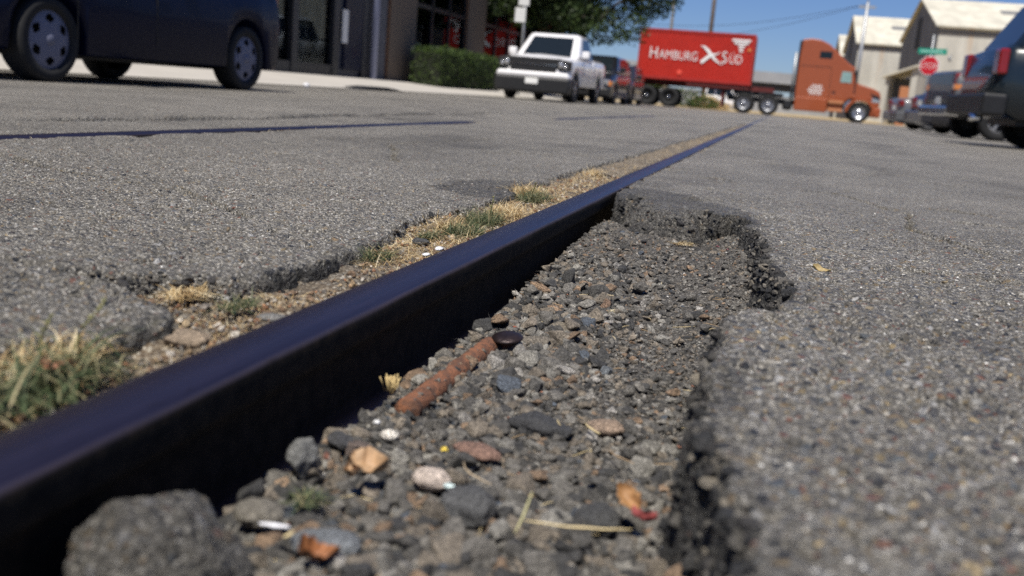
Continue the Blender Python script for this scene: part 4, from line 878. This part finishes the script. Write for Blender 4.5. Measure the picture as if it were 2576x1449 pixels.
for sgn in (1, -1):
    MB().prism([(sgn*.55, .72), (sgn*.90, .78), (sgn*.90, 1.0), (sgn*.60, 1.05)], 2.22, 2.60, 'x').build('headlight', M['black'], v, bevel=.02)
    for dy, dz, rr_ in ((.68, .90, .07), (.80, .86, .05)):
        hl = MB().lathe([(0, .03), (rr_*.6, .028), (rr_, .0), (rr_, -.05)], 18, axis='y').build('lamp_lens', M['lamp'], v, True); hl.matrix_local = Matrix.Translation((2.615 if dy < .75 else 2.61, sgn*dy, dz)) @ Matrix.Rotation(R(-90), 4, 'Z')
    MB().box(-2.64, -2.5, sgn*.80-.08, sgn*.80+.08, .72, 1.1).build('tail_light', M['redlamp'], v)
MB().box(2.69, 2.71, -.16, .16, .40, .54).build('licence_plate', M['sign'], v, bevel=.004)
MB().box(-2.45, -.80, -.78, .78, 1.10, 1.215).build('bed_cover', M['black'], v)

# dark van and red pickup behind it
S = dict(L=4.5, W=1.8, paint='blackpaint', r=.34, rim=.21, ax=(-1.35, 1.35), sill=.22, top=[(-2.25, .9), (-2.2, 1.05), (1.1, 1.02), (1.9, .92), (2.2, .75)],
         gh=(-2.15, 1.2, -1.8, .3, 1.0, 1.62, .86, .68), win=((.05, .28), (.32, .58), (.6, .82)))
v = car('parked_van', (at_y(1548, 33.0)-1.0, 35.0, 0), R(-90), S, 'black compact van parked behind the white pickup', 'van')
for sgn in (1, -1):
    MB().box(2.05, 2.24, sgn*.68-.13, sgn*.68+.13, .60, .78).build('headlight', M['lamp'], v, bevel=.03); MB().box(2.06, 2.25, sgn*.82-.05, sgn*.82+.05, .58, .74).build('indicator', M['amber'], v, bevel=.02)
MB().box(2.1, 2.28, -.8, .8, .25, .52).build('bumper', M['black'], v, bevel=.05); MB().box(2.18, 2.26, -.45, .45, .58, .74).build('grille', M['chrome'], v, bevel=.02)
S2 = dict(S, paint='greypaint', L=4.4, W=1.75); v = car('parked_car', (at_y(1590, 41)-1.0, 43.5, 0), R(-90), S2, 'dark grey car parked furthest back behind the black van', 'car')
for sgn in (1, -1): MB().box(2.05, 2.20, sgn*.66-.13, sgn*.66+.13, .60, .76).build('headlight', M['lamp'], v, bevel=.03)

# right-hand row, nose to the kerb
def rearkit(v, L, W, z0, z1, wl, lampmat='redlamp', yy=None, bump=(.3, .55), bmat='chrome', plate=True, zp=.6):
    hx = L/2
    for sgn in (1, -1):
        y_ = sgn*(W/2*.93-wl/2); MB().box(-hx-.012, -hx+.10, y_-wl/2, y_+wl/2+(.0), z0, z1).build('tail_light', M[lampmat], v, bevel=.03, seg=3)
    MB().prism([(-W/2+.04, bump[0]), (W/2-.04, bump[0]), (W/2-.02, bump[1]), (-W/2+.02, bump[1])], -hx-.13, -hx+.15, 'x').build('rear_bumper', M[bmat], v, bevel=.04, seg=3)
    if plate: MB().box(-hx-.03, -hx-.01, -.16, .16, zp, zp+.15).build('licence_plate', M['sign'], v)
HD = R(4)
cpt = at_depth(2532, 12.7)   # rear right corner of the suv
def rearcorner(c, L, W, hd): # place centre so that the rear right corner is at c
    cx = Vector((math.cos(hd), math.sin(hd), 0)); cy = Vector((-math.sin(hd), math.cos(hd), 0)); return c+cx*(L/2)+cy*(W/2)
S = dict(L=4.75, W=1.9, paint='teal', r=.37, rim=.26, ax=(-1.45, 1.42), sill=.30, crown=.02, style='spoke', nsp=5, rimmat='alloy',
         top=[(-2.375, .85), (-2.34, 1.12), (-2.2, 1.20), (-1.2, 1.16), (1.0, 1.08), (1.8, 1.0), (2.2, .85)], plan=[(-2.375, .84), (-2.25, .93), (-1.9, 1), (1.7, 1), (2.2, .86), (2.375, .7)],
         bot=[(-2.375, .5), (-2.1, .34), (2.1, .3), (2.375, .4)], gh=(-2.24, 1.25, -1.80, .25, 1.12, 1.82, .88, .72), win=((.10, .26), (.30, .56), (.60, .82)), rw=.12, handle=1.0, hmat='chrome')
v = car('parked_suv', rearcorner(cpt, 4.75, 1.9, HD), HD, S, 'dark teal crossover parked at the right edge, its rear nearest the camera', 'car'); v.scale = (1.09, 1.06, 1.09)
rearkit(v, 4.75, 1.9, .84, 1.14, .26, 'redlamp', bump=(.36, .62), bmat='black', plate=False)
MB().lathe([(.035, -.10), (.045, -.10), (.045, .05), (.035, .05)], 18).build('exhaust', M['chrome'], v, True).matrix_local = Matrix.Translation((-2.5, -.6, .33)) @ Matrix.Rotation(R(90), 4, 'Z')
HD2 = R(9); c2 = at_depth(2390, 20.2)
S = dict(L=5.3, W=1.95, paint='silver', r=.38, rim=.22, ax=(-1.7, 1.75), sill=.42, crown=.0, top=[(-2.65, 1.28), (-2.6, 1.34), (-.8, 1.34), (-.75, 1.3), (1.2, 1.25), (2.3, 1.15), (2.6, 1.0)], plan=[(-2.65, .97), (-2.5, 1), (2.2, 1), (2.65, .8)],
         bot=[(-2.65, .5), (-2.3, .46), (2.3, .45), (2.65, .55)], gh=(-.85, 1.1, -.6, .3, 1.22, 1.85, .88, .72), win=((.15, .48), (.52, .82)), handle=1.1)
v = car('parked_pickup', rearcorner(c2, 5.3, 1.95, HD2), HD2, S, 'silver pickup with dark tailgate and tall red tail lamps, between sedan and crossover', 'pickup truck')
rearkit(v, 5.3, 1.95, .82, 1.28, .16, 'redlamp', bump=(.42, .62), bmat='chrome', zp=.66)
MB().box(-2.675, -2.62, -.78, .78, .72, 1.30).build('tailgate', M['greypaint'], v, bevel=.02)
for sgn in (1, -1): MB().box(-2.685, -2.5, sgn*.885-.07, sgn*.885+.07, .96, 1.06).build('indicator', M['amber'], v)
MB().box(-2.5, -.9, -.80, .80, 1.25, 1.36).build('bed_cover', M['black'], v)
HD3 = R(9); c3 = at_depth(2330, 26.5)
S = dict(L=4.7, W=1.78, paint='greypaint', r=.32, rim=.21, ax=(-1.4, 1.4), sill=.2, top=[(-2.35, .72), (-2.32, .98), (-1.5, 1.02), (.9, .98), (1.8, .88), (2.3, .68)],
         gh=(-1.75, 1.2, -.95, .35, .95, 1.44, .82, .60), win=((.16, .46), (.5, .78)))
v = car('parked_sedan', rearcorner(c3, 4.7, 1.78, HD3), HD3, S, 'charcoal sedan with wide red tail lights left of the silver pickup', 'car')
rearkit(v, 4.7, 1.78, .74, .93, .42, 'redlamp', bump=(.26, .56), bmat='greypaint', zp=.7)
c4 = at_depth(2262, 33); S4 = dict(S, paint='silver'); v = car('parked_sedan', rearcorner(c4, 4.7, 1.78, HD3), HD3, S4, 'light grey car mostly hidden between charcoal sedan and orange truck', 'car'); rearkit(v, 4.7, 1.78, .74, .93, .42, 'redlamp', bump=(.26, .56), bmat='silver')
# pale car placed behind the shop glass for the car image in it
yy1 = at_x(762, FX-1.2)
S = dict(L=4.6, W=1.8, paint='white', r=.34, rim=.21, ax=(-1.35, 1.35), sill=.25, top=[(-2.3, .9), (-2.25, 1.08), (1.2, 1.05), (2.1, .95), (2.3, .8)], gh=(-2.15, 1.15, -1.9, .3, 1.0, 1.72, .86, .76), win=((.04, .24), (.28, .52), (.56, .80)))
v = car('shop_glass_suv', (FX-1.35, yy1+.3, .19), R(90), S, 'pale grey estate car placed behind the tall shop glass', 'car')

# ------------------------------------------------------------------ container lorry crossing the street
TY = 55.5
def tx(px, y=TY-1.2): return at_y(px, y)
xr0 = tx(1625); xr1 = tx(1680); xd0 = tx(1868); xd1 = tx(1930); xf = tx(2158)
TL = .52
tr = empty('truck_tractor', (xd0, TY, 0), 0, 'orange sleeper cab truck tractor pulling the red container across the street', 'truck'); X0 = xd0
RL = lambda a: a-X0
prof = [(tx(1993), 1.05), (tx(1993), 3.05), (tx(1996), 3.95), (tx(2018), 4.02), (tx(2040), 3.98), (tx(2062), 3.80), (tx(2082), 3.50), (tx(2098), 3.20), (tx(2118), 2.88), (tx(2137), 2.68), (tx(2134), 2.58), (tx(2132), 2.50), (tx(2140), 2.02), (tx(2150), 1.92), (tx(2185), 1.76), (tx(2203), 1.60), (tx(2208), 1.30), (tx(2206), .80), (tx(2180), .80), (tx(2180), 1.15), (tx(2128), 1.15), (tx(2120), .95), (tx(2062), .95)]
MB().prism([(RL(a), b) for a, b in prof], -1.2, 1.2, 'y').build('cab', M['orange'], tr, bevel=.07, seg=4)
MB().box(RL(tx(1990)), RL(tx(2000)), -1.16, 1.16, 1.0, 3.9).build('fairing_edge', M['black'], tr, bevel=.03)
MB().box(RL(tx(1994)), RL(tx(2076)), -1.24, 1.24, .38, 1.08).build('side_skirt', M['orange'], tr, bevel=.05, seg=3)
mb = MB()
for zz in (.45, .86): mb.box(RL(tx(2078)), RL(tx(2116)), -1.23, -1.0, zz, zz+.16)
mb.box(RL(tx(2078)), RL(tx(2116)), -1.1, 1.1, .5, 1.0); mb.build('steps', M['terracotta'], tr, bevel=.02)
fz_ = [(tx(2160)+.75*math.cos(a), .52+.72*math.sin(a)) for a in np.linspace(0, PI, 14)]; fi = [(tx(2160)+.60*math.cos(a), .52+.58*math.sin(a)) for a in np.linspace(PI, 0, 14)]
MB().prism([(RL(a), b) for a, b in fz_+fi], -1.26, 1.26, 'y').build('wheel_arch', M['orange'], tr)
MB().box(RL(tx(2186)), RL(tx(2212)), -1.22, 1.22, .32, .82).build('front_bumper', M['orange'], tr, bevel=.08, seg=3)
MB().box(RL(tx(2185)), RL(tx(2206)), -1.215, -1.0, 1.05, 1.28).build('headlight', M['lamp'], tr, bevel=.04)
MB().prism([(RL(tx(2180)), 1.50), (RL(tx(2203)), 1.38), (RL(tx(2205)), 1.20), (RL(tx(2190)), 1.30)], -1.225, -1.15, 'y').build('side_vent', M['black'], tr)
MB().prism([(RL(tx(2042)), 3.08), (RL(tx(2073)), 3.08), (RL(tx(2073)), 3.42), (RL(tx(2042)), 3.42)], -1.215, -1.19, 'y').build('sleeper_window', M['carglass'], tr, bevel=.01)
MB().prism([(RL(tx(2101)), 1.95), (RL(tx(2129)), 1.95), (RL(tx(2127)), 2.48), (RL(tx(2103)), 2.50)], -1.215, -1.19, 'y').build('door_window', simple('door_glass', (.22, .33, .32), .15), tr)
MB().prism([(RL(tx(2131)), 1.98), (RL(tx(2138)), 1.98), (RL(tx(2137)), 2.55), (RL(tx(2133)), 2.55)], -1.10, 1.10, 'y').build('windscreen', M['carglass'], tr)
MB().box(RL(tx(2137)), RL(tx(2141)), -1.48, -1.22, 1.9, 2.6).build('wing_mirror', M['black'], tr, bevel=.03)
MB().box(RL(tx(2076)), RL(tx(2077)), -1.204, -1.19, 1.1, 2.6).build('door_seam', M['dark'], tr); MB().box(RL(tx(2000)), RL(tx(2076)), -1.203, -1.19, 2.63, 2.66).build('roof_seam', M['dark'], tr)
mb = MB(); q = random.Random(2)
for k in range(6):
    a = RL(tx(2023))+.06*abs(k-2); e_ = a+.75-.1*abs(k-2); b = 1.25+k*.085
    while a < e_: c_ = q.uniform(.04, .09); mb.box(a, a+c_, -1.206, -1.2, b, b+.05); a += c_+.03
mb.build('door_decal', M['sign'], tr)
MB().box(RL(tx(2084)), RL(tx(2092)), -1.24, -1.2, 1.42, 1.47).build('door_handle', M['black'], tr)
MB().box(RL(xd0)-.9, RL(tx(2120)), -.45, .45, .62, .9).build('chassis', M['black'], tr)
MB().box(RL(tx(1965)), RL(tx(1990)), -1.1, 1.1, .35, .95).build('fuel_tank', M['black'], tr, bevel=.15, seg=4)
MB().box(RL(xd0)-.6, RL(xd1)+.7, -.8, .8, .95, 1.16).build('fifth_wheel', M['black'], tr)
MB().tube([(RL(tx(1984)), -.7, .9), (RL(tx(1984)), -.7, 3.3)], .07, 12).build('exhaust_stack', M['pole'], tr, True)
for xx in (xd0, xd1, xf):
    for sgn in (-1, 1):
        wh = wheel(tr, RL(xx), sgn*(1.0 if xx != xf else 1.06), TL, .30 if xx == xf else .5, .31, 'truck', 'alloy', 10, sgn)
for k in (xd0, xd1): MB().prism([(RL(k)+(.62)*math.cos(a), .52+.62*math.sin(a)) for a in np.linspace(.35, PI-.35, 10)]+[(RL(k)+(.58)*math.cos(a), .52+.58*math.sin(a)) for a in np.linspace(PI-.35, .35, 10)], -1.25, -.75, 'y').build('mudguard', M['black'], tr)
# trailer
tl = empty('container_trailer', (xr0, TY, 0), 0, 'dark red skeletal trailer carrying the red container behind the orange tractor', 'trailer'); RT = lambda a: a-xr0
MB().box(RT(tx(1598)), RT(xd1)+.2, -.42, -.27, 1.12, 1.40).box(RT(tx(1598)), RT(xd1)+.2, .27, .42, 1.12, 1.40).box(RT(tx(1598)), RT(tx(1598))+.15, -1.2, 1.2, .75, 1.38).box(RT(tx(1720)), RT(tx(1880)), -1.15, -1.0, 1.2, 1.38).box(RT(tx(1890)), RT(tx(1902)), -1.2, 1.2, 1.16, 1.36).build('frame_beams', M['chassis'], tl)
MB().box(RT(tx(1810)), RT(tx(1815)), -1.0, -.85, .25, 1.2).box(RT(tx(1810)), RT(tx(1815)), .85, 1.0, .25, 1.2).build('landing_leg', M['chassis'], tl)
MB().box(RT(tx(1596)), RT(tx(1608)), -1.18, -.6, .35, .95).build('mudflap', M['black'], tl)
for xx in (xr0, xr1):
    for sgn in (-1, 1): wheel(tl, RT(xx), sgn*1.0, TL, .5, .31, 'truck', 'tyre', 10, sgn)
# container
cx0, cx1 = tx(1594), tx(1881); ct = empty('shipping_container', (cx0, TY, 1.42), 0, 'bright red ribbed shipping container with white lettering on the trailer', 'container'); CL = cx1-cx0; CZ = 2.58
vs = []; nr = 40; st = []
for k in range(nr):
    a = .12+(CL-.24)*k/nr; d = (CL-.24)/nr
    st += [(a, 0), (a+d*.35, 0), (a+d*.5, .045), (a+d*.85, .045)]
st.append((CL-.12, 0))
for side in (-1, 1):
    mb = MB(); mb.add([(a, side*(1.215-b), z_) for a, b in st for z_ in (.14, CZ-.10)], [(2*i, 2*i+2, 2*i+3, 2*i+1) for i in range(len(st)-1)]); mb.build('side_wall', M['red'], ct)
MB().box(0, CL, -1.2, 1.2, 0, .05).box(0.05, CL-.05, -1.19, 1.19, CZ-.05, CZ-.02).build('roof_and_floor', M['red'], ct)
MB().box(.02, .06, -1.2, 1.2, .1, CZ-.05).box(CL-.06, CL-.02, -1.2, 1.2, .1, CZ-.05).build('end_wall', M['redframe'], ct)
mb = MB()
for s_ in (-1, 1):
    y0_, y1_ = (-1.22, -1.10) if s_ < 0 else (1.10, 1.22); mb.box(.13, CL-.13, y0_, y1_, 0.003, .16).box(.13, CL-.13, y0_, y1_, CZ-.12, CZ)
    for a in (0, CL-.13): mb.box(a, a+.13, y0_-.006, y1_, 0, CZ+.004)
mb.build('frame', M['redframe'], ct)
def text(s, size, x, z, parent, mat, y=-1.226, name='lettering', sx=1, ext=.004, align='LEFT'):
    c = bpy.data.curves.new(name, 'FONT'); c.body = s; c.size = size; c.extrude = ext; c.offset = -.006; o = bpy.data.objects.new(name, c); col.objects.link(o); o.parent = parent
    o.location = (x, y, z); o.rotation_euler = (R(90), 0, 0); o.scale = (sx, 1, 1); c.materials.append(mat); c.align_x = align; bpy.context.view_layer.update()
    me = bpy.data.meshes.new_from_object(o); o2 = bpy.data.objects.new(name, me); col.objects.link(o2); o2.parent = parent; o2.location = o.location; o2.rotation_euler = o.rotation_euler; o2.scale = o.scale
    bpy.data.objects.remove(o); return o2
lx0 = tx(1620)-cx0; wid = lambda p, q: tx(q)-tx(p)
text('H', .86, lx0, 1.05, ct, M['sign'], sx=.8); text('AMBURG', .66, lx0+wid(1620, 1645), 1.05, ct, M['sign'], sx=wid(1645, 1745)/2.75)
text('S', .86, tx(1800)-cx0, 1.05, ct, M['sign'], sx=.8); text('ÜD', .66, tx(1819)-cx0, 1.05, ct, M['sign'], sx=.72)
def ribbon(pts, w, mat, parent, name='emblem', y=-1.228):
    pts = [Vector((a, b)) for a, b in pts]; up = []; dn = []
    for i, p_ in enumerate(pts):
        d = (pts[min(i+1, len(pts)-1)]-pts[max(i-1, 0)]).normalized(); nn = Vector((-d.y, d.x)); k = w[i]; up.append(p_+nn*k); dn.append(p_-nn*k)
    n_ = len(pts); mb = MB().add([(p.x, y, p.y) for p in up]+[(p.x, y, p.y) for p in dn]+[(p.x, y+.006, p.y) for p in up]+[(p.x, y+.006, p.y) for p in dn],
        [(i, i+1, n_+i+1, n_+i) for i in range(n_-1)]+[(2*n_+i+1, 2*n_+i, 3*n_+i, 3*n_+i+1) for i in range(n_-1)]); return mb.build(name, mat, parent)
ex = tx(1745)-cx0; es = wid(1745, 1808)/1.35
P_ = lambda L_: [(ex+a*es, 1.0+b*es) for a, b in L_]
ribbon(P_([(0.02, .86), (.20, .84), (.42, .66), (.62, .44), (.85, .20), (1.10, .02), (1.30, -.04)]), [.01, .05, .08, .085, .06, .03, .01], M['sign'], ct)
ribbon(P_([(.12, -.02), (.28, .14), (.50, .34), (.72, .44), (.95, .50), (1.08, .62)]), [.08, .085, .08, .06, .03, .01], M['sign'], ct, y=-1.2355)
ux = tx(1822)-cx0; mb = MB()
for k, (a, b, c_, d_) in enumerate(((0, .95, 2.20, 2.30), (.12, .85, 2.06, 2.15), (.33, .68, 1.93, 2.01), (.38, .62, 1.80, 1.88), (.42, .60, 1.66, 1.75))): mb.box(ux+a, ux+b, -1.232, -1.222, c_, d_)
mb.build('code_marks', M['sign'], ct); MB().box(ux+.85, ux+1.0, -1.232, -1.222, 1.72, 1.86).build('yellow_label', M['amber'], ct)
dsk = MB().lathe([(0, -.012), (.13, -.012), (.13, 0)], 24).build('red_disc', simple('red_disc', (.75, .08, .05), .5), ct); dsk.location = (tx(1700)-cx0, -1.222, .42)

# ------------------------------------------------------------------ warehouses
def gz(px, py, dep): return at3(px, py, dep).z
def warehouse(nc, ncy, apx, apy, fc, fcy, dn, df, endx, label, vents, group='gabled warehouses'):
    c0 = at_depth(nc, dn); c1 = at_depth(fc, df); ze = gz(nc, ncy, dn); za = gz(apx, apy, (dn+df)/2)
    wv = c1-c0; wv.z = 0; Wd = wv.length; ydir = wv.normalized(); xdir = Vector((ydir.y, -ydir.x, 0)); Ln = endx
    b = bpy.data.objects.new('warehouse', None); col.objects.link(b); Mx = Matrix((xdir, ydir, Vector((0, 0, 1)))).transposed().to_4x4(); Mx.translation = (c0.x, c0.y, 0); b.matrix_world = Mx
    tag(b, label, 'warehouse', group)
    MB().box(.02, Ln, 0, Wd, 0, ze).build('side_wall', M['whwall'], b)
    MB().prism([(0.0, 0), (Wd, 0), (Wd, ze), (Wd/2, za-.12), (0, ze)], -.03, .02, 'x').build('shaded_gable', M['shaded_wall'], b)
    th = .14; ov = .35; s = (za-ze)/(Wd/2)
    MB().prism([(-ov, ze-ov*s+.02), (Wd/2, za), (Wd+ov, ze-ov*s+.02), (Wd+ov, ze-ov*s+.02+th), (Wd/2, za+th), (-ov, ze-ov*s+.02+th)], -.3, Ln+.3, 'x').build('roof', M['roof'], b)
    MB().box(-.02, Ln, -.05, -.01, ze-.55, ze-.28).build('eaves_shadow_strip', M['vent'], b)  # dark strip painted in for the shadow below the eaves
    for (u0, u1, v0, v1) in vents:
        mb = MB(); pts = []
        for (u, v_) in ((u0, v0), (u1, v0), (u1, v1), (u0, v1)): pts.append((u, Wd/2*v_, ze+(za-ze)*v_+th+.03))
        mb.add(pts+[(a, b_, c_-.1) for a, b_, c_ in pts], [(0, 1, 2, 3), (7, 6, 5, 4), (0, 4, 5, 1), (1, 5, 6, 2), (2, 6, 7, 3), (3, 7, 4, 0)]).build('roof_vent', M['vent'], b)
    MB().prism([(Wd*.46, ze-1.2), (Wd*.56, ze-1.2), (Wd*.56, ze+1.4), (Wd*.46, ze+1.4)], -.09, -.03, 'x').build('gable_louvre', M['dark'], b)
    return b, Ln, Wd, ze
wb1 = warehouse(2324, 66, 2286, 4, 2240, 105, 80, 99, 46, 'largest pale gabled warehouse behind the stop sign', [(5.5, 10.5, .52, .66), (25, 29, .45, .6), (38, 42, .5, .64)])
wb2 = warehouse(2133, 108, 2124, 45, 2102, 134, 106, 124, 12.0, 'middle gabled warehouse between the truck cab and the largest one', [(3.6, 8.2, .52, .66)])
wb3 = warehouse(2096, 140, 2090, 91, 2080, 150, 130, 146, 14, 'small sliver of the farthest gabled warehouse beyond the other two', [])
b = wb1[0]
sd_ = empty('loading_shed', at_depth(2290, 66), 0, 'low pale shed with a dark open doorway beside the orange hood', 'shed'); sd_.rotation_euler = (0, 0, -.35)
MB().box(-.4, 0, 0, 3, 0, 3.9).box(-2.0, -1.8, 0, 3, 0, 3.2).build('wall', M['whwall'], sd_); MB().prism([(-2.2, 3.0), (.1, 3.9), (.1, 4.05), (-2.2, 3.15)], -.3, 3.2, 'y').build('roof', M['roof'], sd_); MB().box(-1.8, -.4, 1.6, 1.8, 0, 3.1).build('back_wall', M['shaded_wall'], sd_)
o = empty('rusty_bin', at_depth(2262, 60), 0, 'rusty orange post standing in front of the shed', 'post'); MB().box(-.25, .25, -.2, .2, 0, 2.3).build('post', M['terracotta'], o, bevel=.02); o.name = 'rusty_post'

# ------------------------------------------------------------------ signs, poles, wires
sp = at_depth(2314, 40); hs = gz(2314, 165, 40)
st_ = empty('stop_sign', sp, R(-20), 'red octagonal stop sign on a post in front of the largest warehouse', 'road sign')
oc = lambda r_: [(r_*math.cos(PI/8+k*PI/4), hs+r_*math.sin(PI/8+k*PI/4)) for k in range(8)]
MB().tube([(0, .03, 0), (0, .03, hs+1.2)], .035, 10).build('post', M['pole'], st_, True)
MB().prism(oc(.40), -.012, 0, 'y').build('white_border', M['sign'], st_); MB().prism(oc(.37), -.018, -.012, 'y').build('red_face', M['signred'], st_)
t_ = text('STOP', .33, 0, hs-.12, st_, M['sign'], y=-.020, ext=.002, sx=.82, align='CENTER')
ns = empty('street_name_sign', (sp.x, sp.y, 0), R(-20), 'green street name blade mounted above the stop sign', 'road sign'); hn = gz(2322, 130, 40)
MB().box(-.50, .58, -.012, .012, hn-.11, hn+.11).build('blade', M['signgreen'], ns, bevel=.003)
mb = MB(); q = random.Random(4); xx = -.4
while xx < .42: wdt = q.uniform(.04, .07); mb.box(xx, xx+wdt, -.016, -.012, hn-.04, hn+.04); xx += wdt+.025
mb.build('blurred_lettering', M['signgreen'] if False else simple('pale_green', (.35, .62, .52), .5), ns)
MB().tube([(.75, 0, hn-.35), (.70, 0, hn-.2), (.78, 0, hn-.12)], .05, 8).build('bracket', M['pole'], ns, True)
def pole(px, dep, h, r_, label, mat, name='utility_pole', arm=None, cat='pole'):
    p = at_depth(px, dep); o = empty(name, p, 0, label, cat, 'poles against the sky'); MB().tube([(0, 0, -.05), (0, 0, h)], [r_, r_*.75], 12).build('shaft', mat, o, True)
    if arm: MB().box(-arm, arm, -.06, .06, h-.35, h-.2).build('crossarm', mat, o); MB().tube([(0, 0, h), (0, 0, h+.5)], .05, 8).build('insulator', M['pole'], o)
    return o
hp = gz(2176, 12, 63); pole(2141, 63, hp, .13, 'slim grey pole rising between the two warehouses and the orange cab', M['pole'], arm=.5)
pole(1766, 75, 18, .17, 'thicker street light pole above the right half of the container', M['wood'], 'street_light_pole')
pole(1668, 95, 22, .15, 'thin distant pole above the left half of the container', M['pole'], 'street_light_pole')
a0 = at3(2176, 12, 63); mb = MB()
for k, (tx_, ty_) in enumerate(((1500, 88), (1480, 40))):
    b0 = at3(tx_, ty_, 75); pts = [a0.lerp(b0, t_/20)-Vector((0, 0, 1.0*math.sin(PI*t_/20))) for t_ in range(21)]; mb.tube(pts, .014, 5, False)
tag(mb.build('overhead_wire', M['black']), 'thin overhead wires sagging from the slim pole across the sky', 'wire')
pp = at_depth(1304, 30); o = empty('parking_sign', pp, R(8), 'grey sign post with two small white sign plates left of the white pickup', 'road sign')
MB().tube([(0, 0, 0), (0, 0, 4.2)], .04, 10).build('post', M['pole'], o, True)
za_, zb_ = gz(1304, 58, 30), gz(1304, 22, 30); MB().box(-.28, .04, -.05, -.03, za_, zb_).build('plate', M['signback'], o, bevel=.01); MB().box(-.20, .12, -.05, -.03, zb_+.06, zb_+.5).build('plate', M['signback'], o, bevel=.01)

# ------------------------------------------------------------------ overpass and far things
od = 150; zt = gz(1940, 182, od); ov = empty('overpass', at_depth(1600, od), R(13.9), 'long grey elevated road crossing behind the lorry', 'overpass')
MB().box(-130, 160, -.3, .3, zt-1.6, zt).build('parapet', M['deck'], ov); MB().box(-130, 160, .2, 10, zt-2.6, zt-1.3).build('deck', M['girder'], ov)
for k in range(-7, 9): MB().box(k*18-.8, k*18+.8, 2, 7, 0, zt-2.6).build('column', M['deck'], ov)
MB().box(-130, 160, -12, -11.6, 0, 2.3).build('retaining_wall', M['deck'], ov)
tag(ov, 'long grey elevated road crossing behind the lorry', 'overpass')
bu = [(1720, 62, 1.1, 'olive bush'), (1775, 64, .8, 'small dry bush')]
for k, (px, dep, sz_, nm) in enumerate(bu):
    p = at_depth(px, dep); o = empty('bush', p, 0, ['olive bush seen beneath the container', 'small dry bush beneath the container, right of the olive one'][k], 'bush')
    P, cl = blob_points([(0, 0, sz_*.5, sz_*1.3, sz_, sz_*.6), (sz_, 0, sz_*.3, sz_, sz_, sz_*.4)], 2500); leaves('foliage', P, np.full(len(P), .07), M['hedge' if k == 0 else 'straw'], o)
for k, (px, dep, mt, lb, w_, h_) in enumerate(((1790, 72, 'sign', 'pale utility box beneath the container on the verge', .8, 1.0), (1760, 70, 'concrete', 'grey concrete block on the verge beneath the container', 1.0, .8))):
    p = at_depth(px, dep); o = MB().box(-w_/2, w_/2, -.4, .4, 0, h_).build('utility_box', M[mt], bevel=.04); o.location = p; tag(o, lb, 'box')
S = dict(L=4.5, W=1.8, paint='white', r=.33, rim=.2, ax=(-1.35, 1.35), sill=.22, top=[(-2.25, .9), (-2.2, 1.05), (1.1, 1.02), (1.9, .92), (2.2, .75)], gh=(-2.15, 1.2, -1.8, .3, 1.0, 1.9, .86, .74), win=((.05, .28), (.32, .58), (.6, .82)))
p = at_depth(1822, 84); car('parked_van', (p.x, p.y, .03), R(20), S, 'distant white van visible below the right end of the container', 'van')
for k, (px, dep) in enumerate(((1600, 130), (2070, 175))):
    p = at_depth(px, dep); r = random.Random(k+20); tree((p.x, p.y, 0), 5, blobs_random(r, (0, 0, 3.2), (3, 2, 1.0), 14, 1.2, 2), 5000, .22, ['far round tree low on the horizon behind the red car', 'far tree low on the horizon behind the orange cab'][k], .2)
